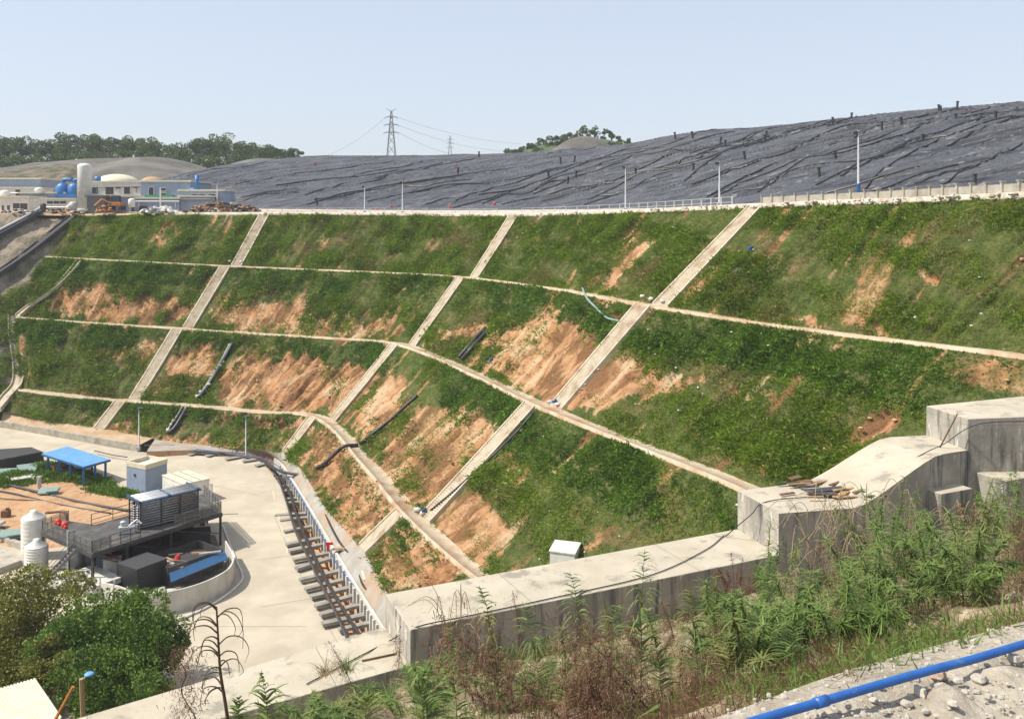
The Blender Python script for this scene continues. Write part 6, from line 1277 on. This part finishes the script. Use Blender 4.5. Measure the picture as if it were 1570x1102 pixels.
# dry pale reeds
for i, (x, y, n, h, w) in enumerate([(1275,925,26,170,90),(1330,900,22,150,100),(1400,880,18,120,90),(1490,850,14,80,70),(700,1010,16,110,70),(1560,800,10,70,50)]):
    q = BANK.hit(x, y); t = thing('dry_reed', ['pale dry arching reeds under the ramped wall block','pale dry reeds right of the first clump, bent over','pale dry reeds near the dark wall face','thin pale reeds by the buttress block','thin leafless twigs before the wall corner','thin dry twigs at the right edge'][i], 'reeds', q); mb = MB(); lb_ = LB()
    for _ in range(n):
        H = h/F*q.y*random.uniform(.5, 1.1); W_ = w/F*q.y*random.uniform(-.7, .7); b0 = q+Vector((random.gauss(0, .3), random.gauss(0, .3), 0)); pts = cr([b0, b0+Vector((W_*.3, 0, H*.65)), b0+Vector((W_*.8, random.gauss(0, .2), H)), b0+Vector((W_*1.4, random.gauss(0, .3), H*random.uniform(.6, .95)))], 5); mb.tube(pts, .011, 4)
        for _ in range(5): k = random.randrange(4, len(pts)); lb_.blade(pts[k], Vector((random.gauss(0, 1), random.gauss(0, 1), random.gauss(-.3, .4))), .35, .018, .6, 3)
    mb.build('stems', M['strawm'], t); lb_.build('leaves', M['straw'], t)
# grass blades by the ledge
q = LEDGE.hit(1360, 1000); 
for i, (x, y) in enumerate([(1355,1020),(1375,1012)]):
    q = BANK.hit(x-10, y-12); t = thing('grass_tuft', ['left sprawling grass tuft hanging over the gravel edge','right sprawling grass tuft hanging over the gravel edge'][i], 'grass tuft', q); lb_ = LB()
    for _ in range(26): lb_.blade(q, Vector((random.gauss(0, 1), random.gauss(-.2, .6), random.uniform(.3, 1.2))), random.uniform(.35, .8), .022, .6, 4)
    lb_.build('blades', M['fern'], t)
# ------------------------------------------------------------ near trees bottom left
def ptree(x, ytop, w, D, mat, label, n, leaf, clumps=16, zb=-36, hz=None):
    top = Q(x, ytop, D); h = (top.z-zb)*.985; b = Vector((top.x, D, zb)); W_ = w/F*D
    return tree(b, h, W_, mat, label, n=n, leaf=leaf, clumps=clumps, trunk=.22, cz=1-.42*W_/h*1.15, rz=.46*W_/h*1.15, name='bushy_tree')
ptree(30, 878, 150, 72, 'treeo', 'olive green bushy tree at the left edge', 16000, .24, 30)
ptree(-20, 930, 120, 68, 'treeo', 'lower olive tree cut by the left edge of the frame', 9000, .20, 22)
ptree(180, 903, 145, 69, 'treed', 'largest dark green bushy tree in front of the compound', 24000, .22, 30)
ptree(232, 940, 105, 67, 'treed', 'dark green tree to the right of the largest bushy tree', 17000, .19, 26)
ptree(95, 950, 105, 66.5, 'treeb', 'bright green tree between the olive tree and the largest dark one', 12000, .18, 22)
ptree(150, 985, 130, 63, 'treed', 'low dark green tree right above the street lamp with the blue head', 16000, .18, 24)
ptree(75, 980, 90, 64, 'treeo', 'low yellowish green tree above the pale corrugated roof', 8000, .17, 18)
ptree(225, 1010, 90, 62, 'treed', 'low dark tree beside the concrete wall at bottom left', 7500, .16, 16)
ptree(118, 872, 60, 82, 'treeo', 'thin sparse tree beside the steel stair', 2500, .16, 10)
ptree(15, 985, 120, 66, 'treeo', 'dense olive tree low at the left edge above the corrugated roof', 12000, .18, 24)
q = Q(285,1090,24.5)
lbv = LB(); t = thing('creeper', 'reddish dry creeper hanging over the lowest wall block', 'creeper', q)
for _ in range(900):
    x = random.gauss(0, 1); lbv.blade(Q(285+x*16, 1060+random.uniform(-70, 50)*1., 24.5+random.gauss(0, .25)), Vector((random.gauss(0, 1), random.gauss(0, 1), random.gauss(0, 1))), .13, .02, .4, 2)
p = [Vector(v) for v in cr([Q(262,1000,24.6), Q(285,1030,24.5), Q(278,1060,24.5), Q(300,1100,24.4), Q(310,1130,24.3)], 6)]
MB().tube(p, .015, 5).build('stem', M['stalk'], t); lbv.build('leaves', M['dry'], t)
# corrugated roof and lamp at bottom left
a, b, c_, d_ = P(-60,1062,-31), P(92,1050,-31), P(84,1110,-31.6), P(-60,1135,-31.6)
a = P(-70,1075,-31); b = P(55,1040,-31); c_ = P(96,1100,-31.5); d_ = P(-20,1150,-31.5)
t = thing('corrugated_roof', 'pale yellow corrugated roof in the bottom left corner', 'roof', Vector((b.x, b.y, -36))); V = []; n = 72
for i in range(n+1):
    s = i/n; zz = .09*abs(math.sin(s*n/3*math.pi))
    V += [a.lerp(b, s)+Vector((0, 0, zz)), d_.lerp(c_, s)+Vector((0, 0, zz))]
MB().add(V, [(2*i, 2*i+1, 2*i+3, 2*i+2) for i in range(n)]).build('sheet', M['yellowroof'], t, smooth=False)
MB().prism([a, b, c_, d_], -36, -31.7).build('wall', M['concrete'], t)
q = Q(137,1100,50); t = thing('work_lamp', 'old wooden lamp post with a blue disc head at bottom left', 'lamp', q-Vector((0, 0, 1)))
MB().tube([q-Vector((0, 0, 9)), Q(125,1040,50)], .13, 7).build('post', M['wood'], t); MB().tube([Q(85,1102,50), Q(112,1052,50)], .1, 6).build('brace', M['orange'], t)
MB().lathe(Q(137,1030,50)-Vector((0, 0, .15)), [(.05, .14), (.2, .12), (.28, .04), (.24, 0), (.1, -.03)], 16).build('lamp_head', M['canopyb'], t, smooth=True); MB().tube([Q(125,1042,50), Q(137,1031,50)], .05, 5).build('arm', M['galv'], t)

# ------------------------------------------------------------ thin haze in the air
hz_ = MB().box((0, 60, 8), (6400, 6400, 140)).build('haze', None if False else bpy.data.materials.new('haze_air'), origin=(0, 0, 0)); hm_ = hz_.data.materials[0]; hm_.use_nodes = True; nt_ = hm_.node_tree; nt_.nodes.remove(nt_.nodes['Principled BSDF'])
pv = nt_.nodes.new('ShaderNodeVolumePrincipled'); pv.inputs['Density'].default_value = .00022; pv.inputs['Color'].default_value = (.93, .95, 1, 1); nt_.links.new(pv.outputs[0], nt_.nodes['Material Output'].inputs['Volume']); hz_['kind'] = 'stuff'; hz_['label'] = 'thin pale haze in the air over the whole valley'; hz_['category'] = 'haze'
